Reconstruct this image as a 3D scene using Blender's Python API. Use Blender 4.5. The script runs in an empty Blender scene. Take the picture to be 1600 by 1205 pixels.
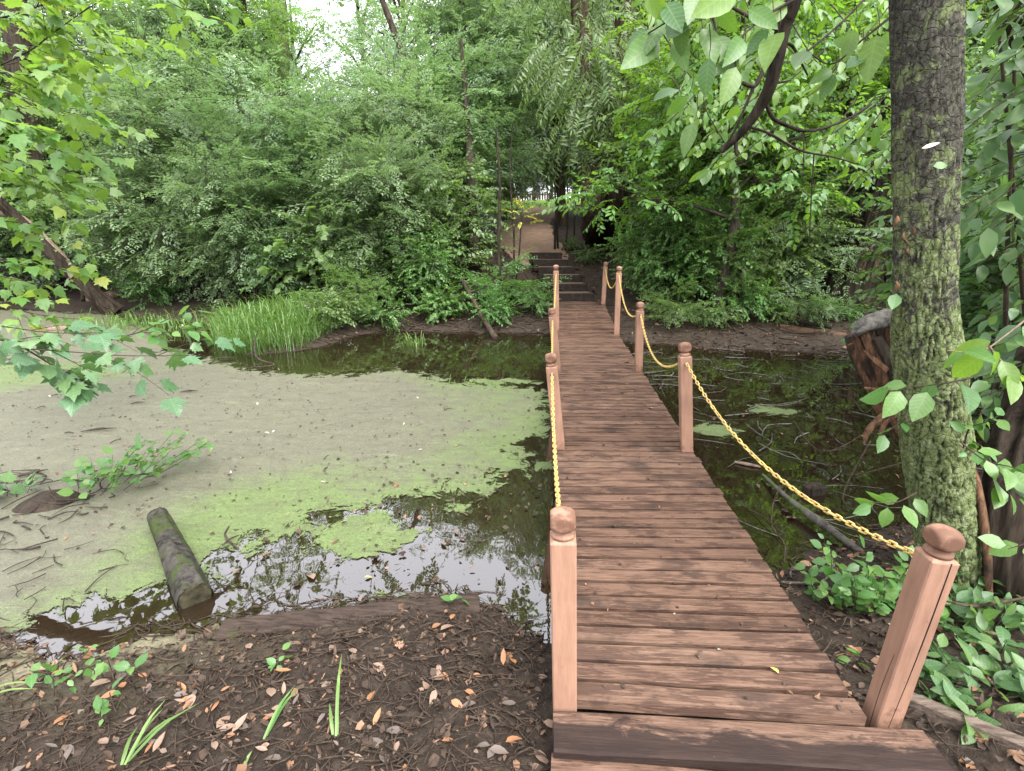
import bpy, math, random
import numpy as np
from mathutils import Vector, Matrix

S = bpy.context.scene
COL = S.collection
rad = math.radians
# ------------------------------------------------------------------ camera
CAM = np.array([0.0, 0.0, 1.95])
PITCH, YAW = rad(16.4), rad(4.5)
cam_d = bpy.data.cameras.new('camera')
cam_d.sensor_width = 36.0
cam_d.lens = 18.0
cam_d.clip_start, cam_d.clip_end = 0.05, 600.0
cam = bpy.data.objects.new('camera', cam_d)
COL.objects.link(cam)
cam.location = CAM
cam.rotation_euler = (rad(90) - PITCH, 0, YAW)
S.camera = cam
# ------------------------------------------------------------------ sky, sun, exposure (overcast)
SUN_EL, SUN_AZ = rad(54), rad(142)      # azimuth measured clockwise from +Y: light from behind, to the right
W = bpy.data.worlds.new('World')
S.world = W
W.use_nodes = True
nt = W.node_tree
nt.nodes.clear()
sky = nt.nodes.new('ShaderNodeTexSky')
sky.sky_type = 'NISHITA'
sky.sun_disc = False
sky.sun_elevation = SUN_EL
sky.sun_rotation = SUN_AZ
sky.dust_density = 4.0
sky.air_density = 1.0
hsv = nt.nodes.new('ShaderNodeHueSaturation')
hsv.inputs['Saturation'].default_value = 0.22
hsv.inputs['Value'].default_value = 1.0
bg = nt.nodes.new('ShaderNodeBackground')
bg.inputs['Strength'].default_value = 0.15
wo = nt.nodes.new('ShaderNodeOutputWorld')
nt.links.new(sky.outputs[0], hsv.inputs['Color'])
cloud = nt.nodes.new('ShaderNodeMix')          # closed, bright cloud deck over the whole sky
cloud.data_type = 'RGBA'
cloud.inputs[0].default_value = 0.65
cloud.inputs[7].default_value = (6.3, 6.35, 6.9, 1)
nt.links.new(hsv.outputs[0], cloud.inputs[6])
nt.links.new(cloud.outputs[2], bg.inputs[0])
nt.links.new(bg.outputs[0], wo.inputs[0])
sun_d = bpy.data.lights.new('sun', 'SUN')
sun_d.energy = 1.5
sun_d.angle = rad(40)
sun_d.color = (1.0, 0.99, 0.96)
sun = bpy.data.objects.new('sun', sun_d)
COL.objects.link(sun)
_sd = Vector((math.sin(SUN_AZ) * math.cos(SUN_EL), math.cos(SUN_AZ) * math.cos(SUN_EL), math.sin(SUN_EL)))
sun.rotation_euler = _sd.to_track_quat('Z', 'Y').to_euler()
S.view_settings.view_transform = 'Standard'
S.view_settings.look = 'None'
S.view_settings.gamma = 1.0
S.view_settings.use_curve_mapping = False
S.view_settings.exposure = 2.5
S.render.engine = 'CYCLES'
S.cycles.max_bounces = 9
S.cycles.diffuse_bounces = 7
S.cycles.glossy_bounces = 3
S.cycles.transmission_bounces = 4
S.cycles.transparent_max_bounces = 12
S.cycles.caustics_reflective = False
S.cycles.caustics_refractive = False
S.cycles.use_denoising = True
try:
    S.cycles.denoiser = 'OPENIMAGEDENOISE'
except Exception:
    pass

# ------------------------------------------------------------------ pixel -> world (photo pixels, 1600 x 1205)
_f = np.array([-math.sin(YAW) * math.cos(PITCH), math.cos(YAW) * math.cos(PITCH), -math.sin(PITCH)])
_r = np.array([math.cos(YAW), math.sin(YAW), 0.0])
_u = np.cross(_r, _f)


def ray(x, y):
    return _f + _r * (x - 800.0) / 800.0 - _u * (y - 602.5) / 800.0


def P(x, y, z=0.0):
    d = ray(x, y)
    return CAM + d * ((z - CAM[2]) / d[2])


def Q(x, y, Y):
    d = ray(x, y)
    return CAM + d * (Y / d[1])


# ------------------------------------------------------------------ helpers: noise, mesh builder, objects
def _hash(ix, iy, seed):
    h = (ix.astype(np.int64) * 374761393 + iy.astype(np.int64) * 668265263 + seed * 1442695041) & 0xFFFFFFFF
    h = ((h ^ (h >> 13)) * 1274126177) & 0xFFFFFFFF
    h = (h ^ (h >> 16)) & 0xFFFFFFFF
    return h / 4294967295.0


def vnoise(x, y, seed=0):
    x = np.asarray(x, float); y = np.asarray(y, float)
    ix = np.floor(x); iy = np.floor(y)
    fx = x - ix; fy = y - iy
    fx = fx * fx * (3 - 2 * fx); fy = fy * fy * (3 - 2 * fy)
    a = _hash(ix, iy, seed); b = _hash(ix + 1, iy, seed)
    c = _hash(ix, iy + 1, seed); d = _hash(ix + 1, iy + 1, seed)
    return (a * (1 - fx) + b * fx) * (1 - fy) + (c * (1 - fx) + d * fx) * fy


def fbm(x, y, seed=0, octs=4):
    s = 0.0; a = 0.5; t = 0.0
    for o in range(octs):
        s = s + a * vnoise(np.asarray(x) * 2 ** o, np.asarray(y) * 2 ** o, seed + 17 * o)
        t += a; a *= 0.5
    return s / t


def sstep(a, b, x):
    t = np.clip((x - a) / (b - a), 0, 1)
    return t * t * (3 - 2 * t)


class MB:
    """collects vertices and faces, then links them as one mesh"""

    def __init__(self):
        self.v = []; self.t = []; self.q = []; self.tm = []; self.qm = []; self.n = 0; self.attr = None

    def add(self, v, f, mi=0):
        v = np.asarray(v, float).reshape(-1, 3)
        f = np.asarray(f, np.int64)
        if f.size:
            if f.shape[1] == 3:
                self.t.append(f + self.n); self.tm.append(np.full(len(f), mi))
            else:
                self.q.append(f + self.n); self.qm.append(np.full(len(f), mi))
        self.v.append(v); self.n += len(v)

    def scatter(self, tv, tf, R, L, mi=0):
        """copies of template (tv, tf) under rotations R (k,3,3) and places L (k,3)"""
        k = len(L)
        if k == 0: return
        w = np.einsum('kij,nj->kni', R, tv) + L[:, None, :]
        f = (np.asarray(tf)[None] + (np.arange(k) * len(tv))[:, None, None]).reshape(-1, np.asarray(tf).shape[1])
        self.add(w.reshape(-1, 3), f, mi)

    def merge(self, o):
        off = self.n
        self.v += o.v; self.n += o.n
        self.t += [a + off for a in o.t]; self.q += [a + off for a in o.q]
        self.tm += o.tm; self.qm += o.qm

    def mesh(self, name, mats, smooth=True, base=(0, 0, 0)):
        me = bpy.data.meshes.new(name)
        v = np.concatenate(self.v) - np.asarray(base, float)
        T = np.concatenate(self.t) if self.t else np.zeros((0, 3), np.int64)
        K = np.concatenate(self.q) if self.q else np.zeros((0, 4), np.int64)
        nl = T.size + K.size
        me.vertices.add(len(v)); me.vertices.foreach_set('co', v.astype(np.float32).ravel())
        me.loops.add(nl)
        me.loops.foreach_set('vertex_index', np.concatenate([T.ravel(), K.ravel()]).astype(np.int32))
        me.polygons.add(len(T) + len(K))
        st = np.concatenate([np.arange(len(T)) * 3, T.size + np.arange(len(K)) * 4]).astype(np.int32)
        me.polygons.foreach_set('loop_start', st)
        mi = np.concatenate([np.concatenate(self.tm) if self.tm else np.zeros(0), np.concatenate(self.qm) if self.qm else np.zeros(0)])
        me.polygons.foreach_set('material_index', mi.astype(np.int32))
        me.polygons.foreach_set('use_smooth', np.full(len(T) + len(K), smooth))
        for m in (mats if isinstance(mats, (list, tuple)) else [mats]):
            me.materials.append(m)
        me.update(calc_edges=True)
        me.validate()
        return me


def tag(o, label=None, cat=None, group=None, kind=None):
    if label: o['label'] = label
    if cat: o['category'] = cat
    if group: o['group'] = group
    if kind: o['kind'] = kind
    return o


def link(name, me, parent=None, loc=None):
    o = bpy.data.objects.new(name, me)
    COL.objects.link(o)
    if parent is not None: o.parent = parent
    if loc is not None: o.location = loc
    return o


def thing(name, label, cat, loc=(0, 0, 0), group=None, rz=0.0):
    o = bpy.data.objects.new(name, None)
    COL.objects.link(o)
    o.empty_display_size = 0.1
    o.location = loc; o.rotation_euler = (0, 0, rz)
    return tag(o, label, cat, group)


def part(root, name, mb, mats, smooth=True, stuff=False):
    o = link(name, mb.mesh(name, mats, smooth, base=root.location), root)
    if stuff: o['kind'] = 'stuff'
    return o


def solo(name, mb, mats, label, cat, loc=None, group=None, smooth=True):
    if loc is None: loc = np.concatenate(mb.v).mean(0)
    o = link(name, mb.mesh(name, mats, smooth, base=loc), None, loc)
    return tag(o, label, cat, group)


def copy_tree(o, parent=None):
    c = o.copy()
    COL.objects.link(c)
    c.parent = parent
    for ch in list(o.children):
        copy_tree(ch, c)
    return c


def nrm(v):
    v = np.asarray(v, float)
    return v / (np.linalg.norm(v, axis=-1, keepdims=True) + 1e-9)


def frames(d, n, s=1.0):
    """rotation matrices whose y axis is d and whose z axis is n as nearly as may be"""
    y = nrm(d)
    z = nrm(n - (n * y).sum(-1, keepdims=True) * y)
    x = np.cross(y, z)
    R = np.stack([x, y, z], -1)
    return R * np.asarray(s, float).reshape(-1, 1, 1)


def catmull(pts, m):
    pts = np.asarray(pts, float)
    if len(pts) < 3:
        t = np.linspace(0, 1, m)[:, None]
        return pts[0] * (1 - t) + pts[-1] * t
    p = np.vstack([2 * pts[0] - pts[1], pts, 2 * pts[-1] - pts[-2]])
    out = []
    for u in np.linspace(0, len(pts) - 1 - 1e-6, m):
        i = int(u); t = u - i
        a, b, c, d = p[i], p[i + 1], p[i + 2], p[i + 3]
        out.append(0.5 * (2 * b + (c - a) * t + (2 * a - 5 * b + 4 * c - d) * t * t + (3 * b - a - 3 * c + d) * t ** 3))
    return np.array(out)


def tube(mb, pts, radii, sides=6, segs=None, mi=0, rough=0.0, seed=0, cap=True, freq=(1.5, 6.0)):
    pts = np.asarray(pts, float)
    m = segs or len(pts)
    c = catmull(pts, m)
    r = np.interp(np.linspace(0, 1, m), np.linspace(0, 1, len(radii)), radii)
    d = nrm(np.gradient(c, axis=0))
    ref = np.array([1.0, 0.02, 0.01]) if abs(d[:, 2]).mean() > 0.5 else np.array([0.02, 0.01, 1.0])
    x = nrm(np.cross(np.tile(ref, (m, 1)), d)); y = np.cross(d, x)
    a = np.linspace(0, 2 * math.pi, sides, endpoint=False)
    rr = np.tile(r[:, None], (1, sides))
    if rough:
        L = np.concatenate([[0], np.cumsum(np.linalg.norm(np.diff(c, axis=0), axis=1))])
        ca, sa = np.cos(a)[None], np.sin(a)[None]
        nz = fbm(ca * freq[0] + L[:, None] * freq[1] * .3 + 31, sa * freq[0] + L[:, None] * freq[1] + seed * 7.3, seed, 3)
        rr = rr * (1 + rough * (nz - 0.5) * 2)
    v = c[:, None] + rr[..., None] * (np.cos(a)[None, :, None] * x[:, None] + np.sin(a)[None, :, None] * y[:, None])
    i = np.arange(m - 1)[:, None]; j = np.arange(sides)[None]
    k = (j + 1) % sides
    f = np.stack([i * sides + j, i * sides + k, (i + 1) * sides + k, (i + 1) * sides + j], -1).reshape(-1, 4)
    mb.add(v.reshape(-1, 3), f, mi)
    if cap:
        for e, flip in ((0, True), (m - 1, False)):
            vv = np.vstack([v[e], c[e][None]])
            ff = np.array([[q, (q + 1) % sides, sides] if not flip else [(q + 1) % sides, q, sides] for q in range(sides)])
            mb.add(vv, ff, mi)


def box(mb, lo, hi, mi=0, bev=0.0, R=None, org=None):
    lo = np.asarray(lo, float); hi = np.asarray(hi, float)
    c = (lo + hi) / 2; h = (hi - lo) / 2
    b = min(bev, h.min() * 0.9)
    if b <= 0:
        v = np.array([[sx, sy, sz] for sx in (-1, 1) for sy in (-1, 1) for sz in (-1, 1)], float) * h
        f = [[0, 1, 3, 2], [4, 6, 7, 5], [0, 4, 5, 1], [2, 3, 7, 6], [0, 2, 6, 4], [1, 5, 7, 3]]
        T = []
    else:
        v = []; idx = {}
        for sx in (-1, 1):
            for sy in (-1, 1):
                for sz in (-1, 1):
                    for ax in range(3):
                        p = np.array([sx, sy, sz]) * (h - b); p[ax] = (sx, sy, sz)[ax] * h[ax]
                        idx[(sx, sy, sz, ax)] = len(v); v.append(p)
        v = np.array(v); f = []; T = []
        for ax in range(3):
            o1, o2 = [(1, 2), (2, 0), (0, 1)][ax]
            for s in (-1, 1):
                q = []
                for a1, a2 in ((-1, -1), (1, -1), (1, 1), (-1, 1)):
                    k = [0, 0, 0]; k[ax] = s; k[o1] = a1; k[o2] = a2
                    q.append(idx[(*k, ax)])
                f.append(q if s > 0 else q[::-1])
            for a1 in (-1, 1):
                for a2 in (-1, 1):
                    k = [0, 0, 0]; k[o1] = a1; k[o2] = a2
                    k0 = list(k); k0[ax] = -1; k1 = list(k); k1[ax] = 1
                    q = [idx[(*k0, o1)], idx[(*k1, o1)], idx[(*k1, o2)], idx[(*k0, o2)]]
                    f.append(q if a1 * a2 < 0 else q[::-1])
        for sx in (-1, 1):
            for sy in (-1, 1):
                for sz in (-1, 1):
                    q = [idx[(sx, sy, sz, 0)], idx[(sx, sy, sz, 1)], idx[(sx, sy, sz, 2)]]
                    T.append(q if sx * sy * sz > 0 else q[::-1])
    v = v + c
    if R is not None:
        o = np.zeros(3) if org is None else np.asarray(org, float)
        v = (v - o) @ np.asarray(R).T + o
    n0 = mb.n
    mb.add(v, f, mi)
    if len(T):
        mb.t.append(np.array(T) + n0); mb.tm.append(np.full(len(T), mi))


def rotz(a):
    c, s = math.cos(a), math.sin(a)
    return np.array([[c, -s, 0], [s, c, 0], [0, 0, 1]])


# ------------------------------------------------------------------ materials
def new_mat(name):
    m = bpy.data.materials.new(name)
    m.use_nodes = True
    n = m.node_tree
    n.nodes.clear()
    out = n.nodes.new('ShaderNodeOutputMaterial')
    return m, n, out


def N(n, typ, **kw):
    d = n.nodes.new(typ)
    for k, v in kw.items():
        if k.startswith('i_'):
            d.inputs[k[2:].replace('_', ' ')].default_value = v
        else:
            setattr(d, k, v)
    return d


def ramp(n, fac, stops, interp='LINEAR'):
    r = n.nodes.new('ShaderNodeValToRGB')
    r.color_ramp.interpolation = interp
    e = r.color_ramp.elements
    while len(e) > 1: e.remove(e[-1])
    e[0].position = stops[0][0]; e[0].color = (*stops[0][1], 1)
    for p, c in stops[1:]:
        k = e.new(p); k.color = (*c, 1)
    if fac is not None: n.links.new(fac, r.inputs[0])
    return r


def g(v): return (v, v, v)


def mixc(n, fac, a, b, blend='MIX'):
    m = n.nodes.new('ShaderNodeMix'); m.data_type = 'RGBA'; m.blend_type = blend
    for s, v in ((m.inputs[0], fac), (m.inputs[6], a), (m.inputs[7], b)):
        if hasattr(v, 'is_output') or isinstance(v, bpy.types.NodeSocket): n.links.new(v, s)
        elif isinstance(v, (tuple, list)): s.default_value = (*v[:3], 1)
        else: s.default_value = v
    return m.outputs[2]


def noise(n, vec, scale, detail=6.0, rough=0.6, dist=0.0):
    t = N(n, 'ShaderNodeTexNoise', i_Scale=scale, i_Detail=detail, i_Roughness=rough, i_Distortion=dist)
    if vec is not None: n.links.new(vec, t.inputs['Vector'])
    return t.outputs[0]


def mapping(n, vec, scale=(1, 1, 1), loc=None):
    m = n.nodes.new('ShaderNodeMapping')
    m.inputs['Scale'].default_value = scale
    n.links.new(vec, m.inputs['Vector'])
    if loc is not None: n.links.new(loc, m.inputs['Location'])
    return m.outputs[0]


def objvec(n, rnd=True):
    """object coordinates, shifted per object so that alike pieces differ"""
    tc = n.nodes.new('ShaderNodeTexCoord')
    if not rnd: return tc.outputs['Object']
    oi = n.nodes.new('ShaderNodeObjectInfo')
    mm = N(n, 'ShaderNodeMath', operation='MULTIPLY'); mm.inputs[1].default_value = 57.0
    n.links.new(oi.outputs['Random'], mm.inputs[0])
    va = N(n, 'ShaderNodeVectorMath', operation='ADD')
    n.links.new(tc.outputs['Object'], va.inputs[0]); n.links.new(mm.outputs[0], va.inputs[1])
    return va.outputs[0]


def bump(n, h, strength=0.5, dist=0.01):
    b = N(n, 'ShaderNodeBump', i_Strength=strength, i_Distance=dist)
    n.links.new(h, b.inputs['Height'])
    return b.outputs[0]


def principled(n, out, col, rough=0.7, spec=0.4, nor=None):
    p = n.nodes.new('ShaderNodeBsdfPrincipled')
    for s, v in (('Base Color', col), ('Roughness', rough), ('Specular IOR Level', spec)):
        if isinstance(v, bpy.types.NodeSocket): n.links.new(v, p.inputs[s])
        elif isinstance(v, tuple): p.inputs[s].default_value = (*v, 1)
        else: p.inputs[s].default_value = v
    if nor is not None: n.links.new(nor, p.inputs['Normal'])
    if out is not None: n.links.new(p.outputs[0], out.inputs[0])
    return p


def leaf_mat(name, stops, trans=(0.30, 0.45, 0.06), tw=0.35, rough=0.42, spec=0.42):
    m, n, out = new_mat(name)
    geo = n.nodes.new('ShaderNodeNewGeometry')
    oi = n.nodes.new('ShaderNodeObjectInfo')
    add = N(n, 'ShaderNodeMath', operation='ADD')
    n.links.new(geo.outputs['Random Per Island'], add.inputs[0]); n.links.new(oi.outputs['Random'], add.inputs[1])
    fr = N(n, 'ShaderNodeMath', operation='FRACT'); n.links.new(add.outputs[0], fr.inputs[0])
    r = ramp(n, fr.outputs[0], stops)
    hv = N(n, 'ShaderNodeHueSaturation')
    mr = N(n, 'ShaderNodeMapRange'); mr.inputs[3].default_value = 0.485; mr.inputs[4].default_value = 0.515
    n.links.new(oi.outputs['Random'], mr.inputs[0]); n.links.new(mr.outputs[0], hv.inputs['Hue'])
    n.links.new(r.outputs[0], hv.inputs['Color'])
    tc = n.nodes.new('ShaderNodeTexCoord'); sp_ = n.nodes.new('ShaderNodeSeparateXYZ'); n.links.new(tc.outputs['Object'], sp_.inputs[0])
    ab = N(n, 'ShaderNodeMath', operation='ABSOLUTE'); n.links.new(sp_.outputs[0], ab.inputs[0])
    vy = N(n, 'ShaderNodeMath', operation='MULTIPLY_ADD'); vy.inputs[1].default_value = -.8; n.links.new(ab.outputs[0], vy.inputs[0]); n.links.new(sp_.outputs[1], vy.inputs[2])
    vm = N(n, 'ShaderNodeMath', operation='PINGPONG'); vm.inputs[1].default_value = .065; n.links.new(vy.outputs[0], vm.inputs[0])
    mn = N(n, 'ShaderNodeMath', operation='MINIMUM'); n.links.new(vm.outputs[0], mn.inputs[0]); n.links.new(ab.outputs[0], mn.inputs[1])
    vein = ramp(n, mn.outputs[0], [(.004, g(1)), (.016, g(0))]).outputs[0]
    blot = ramp(n, noise(n, tc.outputs['Object'], 5, 4, .6), [(.35, g(.78)), (.65, g(1.12))]).outputs[0]
    lc = mixc(n, 1.0, hv.outputs[0], blot, 'MULTIPLY')
    vf = N(n, 'ShaderNodeMath', operation='MULTIPLY'); vf.inputs[1].default_value = .8; n.links.new(vein, vf.inputs[0])
    lc = mixc(n, vf.outputs[0], lc, mixc(n, .5, lc, (.2, .28, .1)))
    p = principled(n, None, lc, rough, spec, bump(n, vein, -.25, .01))
    t = n.nodes.new('ShaderNodeBsdfTranslucent')
    n.links.new(mixc(n, 0.55, hv.outputs[0], trans), t.inputs[0])
    mx = n.nodes.new('ShaderNodeMixShader'); mx.inputs[0].default_value = tw
    n.links.new(p.outputs[0], mx.inputs[1]); n.links.new(t.outputs[0], mx.inputs[2])
    n.links.new(mx.outputs[0], out.inputs[0])
    return m


def bark_mat(name, c1, c2, c3=None, scale=(9, 9, 2.2), bs=0.7, c3amt=0.5, moss=None):
    m, n, out = new_mat(name)
    v = objvec(n)
    a = noise(n, mapping(n, v, scale), 2.5, 8, 0.7, 0.4)
    b = noise(n, v, 3.0, 5, 0.6)
    col = ramp(n, a, [(0.36, c1), (0.62, c2)]).outputs[0]
    if c3: col = mixc(n, ramp(n, b, [(c3amt, g(0)), (c3amt + .14, g(1))]).outputs[0], col, c3)
    if moss:
        ms = noise(n, v, 4.5, 7, 0.7, 0.6)
        col = mixc(n, ramp(n, ms, [(0.5, g(0)), (0.6, g(1))]).outputs[0], col, moss)
    principled(n, out, col, 0.9, 0.08, bump(n, a, bs, 0.02))
    return m


M = {}
# leaves (base colours near 0.04 - 0.12)
M['leaf_feather'] = leaf_mat('leaf_feather', [(0, (.080, .134, .058)), (.5, (.114, .184, .080)), (.85, (.145, .216, .106)), (1, (.16, .22, .07))], (.26, .43, .10), .44, .38, .55)
M['leaf_dark'] = leaf_mat('leaf_dark', [(0, (.045, .09, .038)), (.6, (.072, .13, .055)), (1, (.10, .17, .065))], (.2, .36, .06), .42, .38)
M['leaf_mid'] = leaf_mat('leaf_mid', [(0, (.066, .118, .036)), (.6, (.098, .158, .046)), (1, (.13, .195, .055))], (.26, .44, .06), .47, .38, .55)
M['leaf_lime'] = leaf_mat('leaf_lime', [(0, (.046, .118, .02)), (.6, (.070, .152, .022)), (1, (.11, .195, .03))], (.26, .46, .03), .45, .4)
M['leaf_maple'] = leaf_mat('leaf_maple', [(0, (.05, .122, .022)), (.55, (.074, .158, .026)), (.95, (.11, .195, .034)), (1, (.22, .24, .03))], (.28, .46, .04), .45, .42)
M['leaf_maple_cool'] = leaf_mat('leaf_maple_cool', [(0, (.034, .088, .036)), (.6, (.055, .125, .052)), (1, (.08, .155, .045))], (.16, .3, .06), .32, .4)
M['leaf_big'] = leaf_mat('leaf_big', [(0, (.034, .084, .026)), (.6, (.052, .112, .035)), (1, (.08, .148, .042))], (.2, .36, .05), .4, .38, .33)
M['leaf_fresh'] = leaf_mat('leaf_fresh', [(0, (.038, .108, .022)), (.6, (.056, .138, .028)), (1, (.09, .18, .036))], (.22, .42, .05), .38, .42)
M['leaf_yellow'] = leaf_mat('leaf_yellow', [(0, (.20, .26, .03)), (.6, (.34, .33, .03)), (1, (.5, .40, .03))], (.6, .55, .05), .4, .5)
M['grass'] = leaf_mat('grass', [(0, (.05, .115, .022)), (.6, (.075, .155, .03)), (1, (.14, .2, .05))], (.22, .36, .05), .35, .45)
# bark and wood
M['bark_dark'] = bark_mat('bark_dark', (.010, .008, .006), (.040, .032, .023))
M['bark_brown'] = bark_mat('bark_brown', (.015, .011, .008), (.07, .050, .035), scale=(6, 6, .8), bs=1.0)
M['bark_stem'] = bark_mat('bark_stem', (.022, .018, .014), (.06, .048, .036))
M['bark_moss'] = bark_mat('bark_moss', (.03, .035, .015), (.10, .12, .04))
M['bark_grey'] = bark_mat('bark_grey', (.03, .027, .023), (.10, .092, .078), moss=(.05, .07, .018))
M['twig'] = bark_mat('twig', (.017, .012, .009), (.056, .041, .030))
M['twig_dark'] = bark_mat('twig_dark', (.018, .014, .012), (.05, .038, .03))
M['log_pale'] = bark_mat('log_pale', (.07, .05, .036), (.21, .155, .115))
M['rot_wood'] = bark_mat('rot_wood', (.016, .010, .007), (.125, .068, .038), scale=(10, 10, 1.6), c3=(.02, .014, .01), c3amt=.52)
M['bark_far'] = bark_mat('bark_far', (.008, .006, .004), (.043, .033, .024), scale=(5, 5, .7), bs=1.0)
M['split_far'] = bark_mat('split_far', (.03, .019, .013), (.14, .092, .062), scale=(6, 6, .8), bs=1.0)
M['log_brown'] = bark_mat('log_brown', (.025, .016, .011), (.10, .06, .04), scale=(1.2, 6, 6))


def mat_main_bark():
    m, n, out = new_mat('mossy_bark')
    tc = n.nodes.new('ShaderNodeTexCoord'); v = tc.outputs['Object']
    sep = n.nodes.new('ShaderNodeSeparateXYZ'); n.links.new(v, sep.inputs[0])
    low = N(n, 'ShaderNodeMapRange'); low.inputs[1].default_value = 2.5; low.inputs[2].default_value = 0.7
    n.links.new(sep.outputs[2], low.inputs[0])
    fine = noise(n, v, 38, 6, .75, .8)
    lich = noise(n, v, 9, 8, .7, 1.0)
    addm = N(n, 'ShaderNodeMath', operation='MULTIPLY_ADD'); addm.inputs[1].default_value = .27
    n.links.new(low.outputs[0], addm.inputs[0]); n.links.new(lich, addm.inputs[2])
    base = ramp(n, fine, [(.34, (.013, .012, .009)), (.55, (.052, .049, .038)), (.75, (.13, .128, .105))]).outputs[0]
    gr = ramp(n, noise(n, v, 24, 5, .7), [(.3, (.045, .058, .018)), (.52, (.11, .138, .055)), (.72, (.205, .222, .13))]).outputs[0]
    col = mixc(n, ramp(n, addm.outputs[0], [(.54, g(0)), (.62, g(.92))]).outputs[0], base, gr)
    at = N(n, 'ShaderNodeAttribute', attribute_name='crack')
    col = mixc(n, at.outputs['Fac'], col, (.018, .015, .012))
    vor = N(n, 'ShaderNodeTexVoronoi', feature='DISTANCE_TO_EDGE', i_Scale=30)
    wv = N(n, 'ShaderNodeVectorMath', operation='ADD')
    nn = N(n, 'ShaderNodeTexNoise', i_Scale=14); n.links.new(v, nn.inputs['Vector'])
    sc = N(n, 'ShaderNodeVectorMath', operation='SCALE'); sc.inputs['Scale'].default_value = .06
    n.links.new(nn.outputs[1], sc.inputs[0]); n.links.new(v, wv.inputs[0]); n.links.new(sc.outputs[0], wv.inputs[1])
    n.links.new(mapping(n, wv.outputs[0], (1, 1, .8)), vor.inputs['Vector'])
    cr = ramp(n, vor.outputs['Distance'], [(0, g(0)), (.09, g(1))]).outputs[0]
    crm = mixc(n, noise(n, v, 7, 3), g(1), cr)
    col = mixc(n, 1.0, col, mixc(n, crm, (.30, .28, .25), g(1)), 'MULTIPLY')
    hh = N(n, 'ShaderNodeMath', operation='MULTIPLY_ADD'); hh.inputs[1].default_value = .6
    n.links.new(cr, hh.inputs[0]); n.links.new(fine, hh.inputs[2])
    principled(n, out, col, .9, .08, bump(n, hh.outputs[0], .8, .008))
    return m


M['main_bark'] = mat_main_bark()


def mat_plank(name='worn_plank', dark=0.0, band=None):
    m, n, out = new_mat(name)
    v = objvec(n)
    tc = n.nodes.new('ShaderNodeTexCoord')
    oi = n.nodes.new('ShaderNodeObjectInfo')
    grain = noise(n, mapping(n, v, (2.0, 34, 34)), 3.0, 7, .7, .3)
    fine = noise(n, mapping(n, v, (6, 160, 160)), 2.0, 4, .6)
    paint = noise(n, mapping(n, v, (2.2, 9, 9)), 2.2, 7, .68, .5)
    stain = noise(n, mapping(n, tc.outputs['Object'], (1, 1, 1)), 1.0, 3, .5)
    stain = noise(n, mapping(n, v, (2.6, 3.2, 3.2)), 1.3, 5, .6, .4)
    wsum = N(n, 'ShaderNodeMath', operation='MULTIPLY_ADD'); wsum.inputs[1].default_value = .30
    n.links.new(grain, wsum.inputs[0]); n.links.new(noise(n, mapping(n, v, (1.5, 6, 6)), 2.2, 9, .72, .6), wsum.inputs[2])
    wsum2 = N(n, 'ShaderNodeMath', operation='MULTIPLY_ADD'); wsum2.inputs[1].default_value = .12
    n.links.new(fine, wsum2.inputs[0]); n.links.new(wsum.outputs[0], wsum2.inputs[2])
    worn = ramp(n, wsum2.outputs[0], [(.66, g(0)), (.72, g(1))]).outputs[0]
    light = ramp(n, grain, [(.3, (.045, .029, .021)), (.5, (.086, .050, .034)), (.72, (.135, .084, .059))]).outputs[0]
    darkp = ramp(n, fine, [(.3, (.032, .019, .0135)), (.7, (.068, .039, .028))]).outputs[0]
    col = mixc(n, worn, darkp, light)
    grey = mixc(n, ramp(n, oi.outputs['Random'], [(.45, g(0)), (1, g(.3))]).outputs[0], col, mixc(n, 1.0, col, (.85, .98, 1.05), 'MULTIPLY'))
    col = mixc(n, ramp(n, stain, [(.53 - dark, g(0)), (.64 - dark, g(.68))]).outputs[0], grey, (.024, .017, .014))
    if band is not None:      # dirt trodden into the front half of the step
        sp = n.nodes.new('ShaderNodeSeparateXYZ'); n.links.new(tc.outputs['Object'], sp.inputs[0])
        bm = N(n, 'ShaderNodeMath', operation='MULTIPLY_ADD'); bm.inputs[1].default_value = .36
        n.links.new(noise(n, mapping(n, tc.outputs['Object'], (1.6, 5, 5)), 2.4, 9, .72, .5), bm.inputs[0]); n.links.new(sp.outputs[1], bm.inputs[2])
        col = mixc(n, ramp(n, bm.outputs[0], [(band, g(.88)), (band + .035, g(0))]).outputs[0], col, (.014, .010, .009))
    mr = N(n, 'ShaderNodeMapRange'); mr.inputs[3].default_value = .8; mr.inputs[4].default_value = 1.2
    n.links.new(oi.outputs['Random'], mr.inputs[0])
    hv = N(n, 'ShaderNodeHueSaturation'); n.links.new(mr.outputs[0], hv.inputs['Value']); n.links.new(col, hv.inputs['Color'])
    hs = N(n, 'ShaderNodeMath', operation='ADD'); n.links.new(grain, hs.inputs[0]); n.links.new(fine, hs.inputs[1])
    rr = ramp(n, stain, [(.45, g(.72)), (.6, g(.5))]).outputs[0]
    principled(n, out, hv.outputs[0], rr, .06, bump(n, hs.outputs[0], .55, .004))
    return m


M['plank'] = mat_plank()
M['step_board'] = mat_plank('stained_board', -.03, .205)


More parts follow.
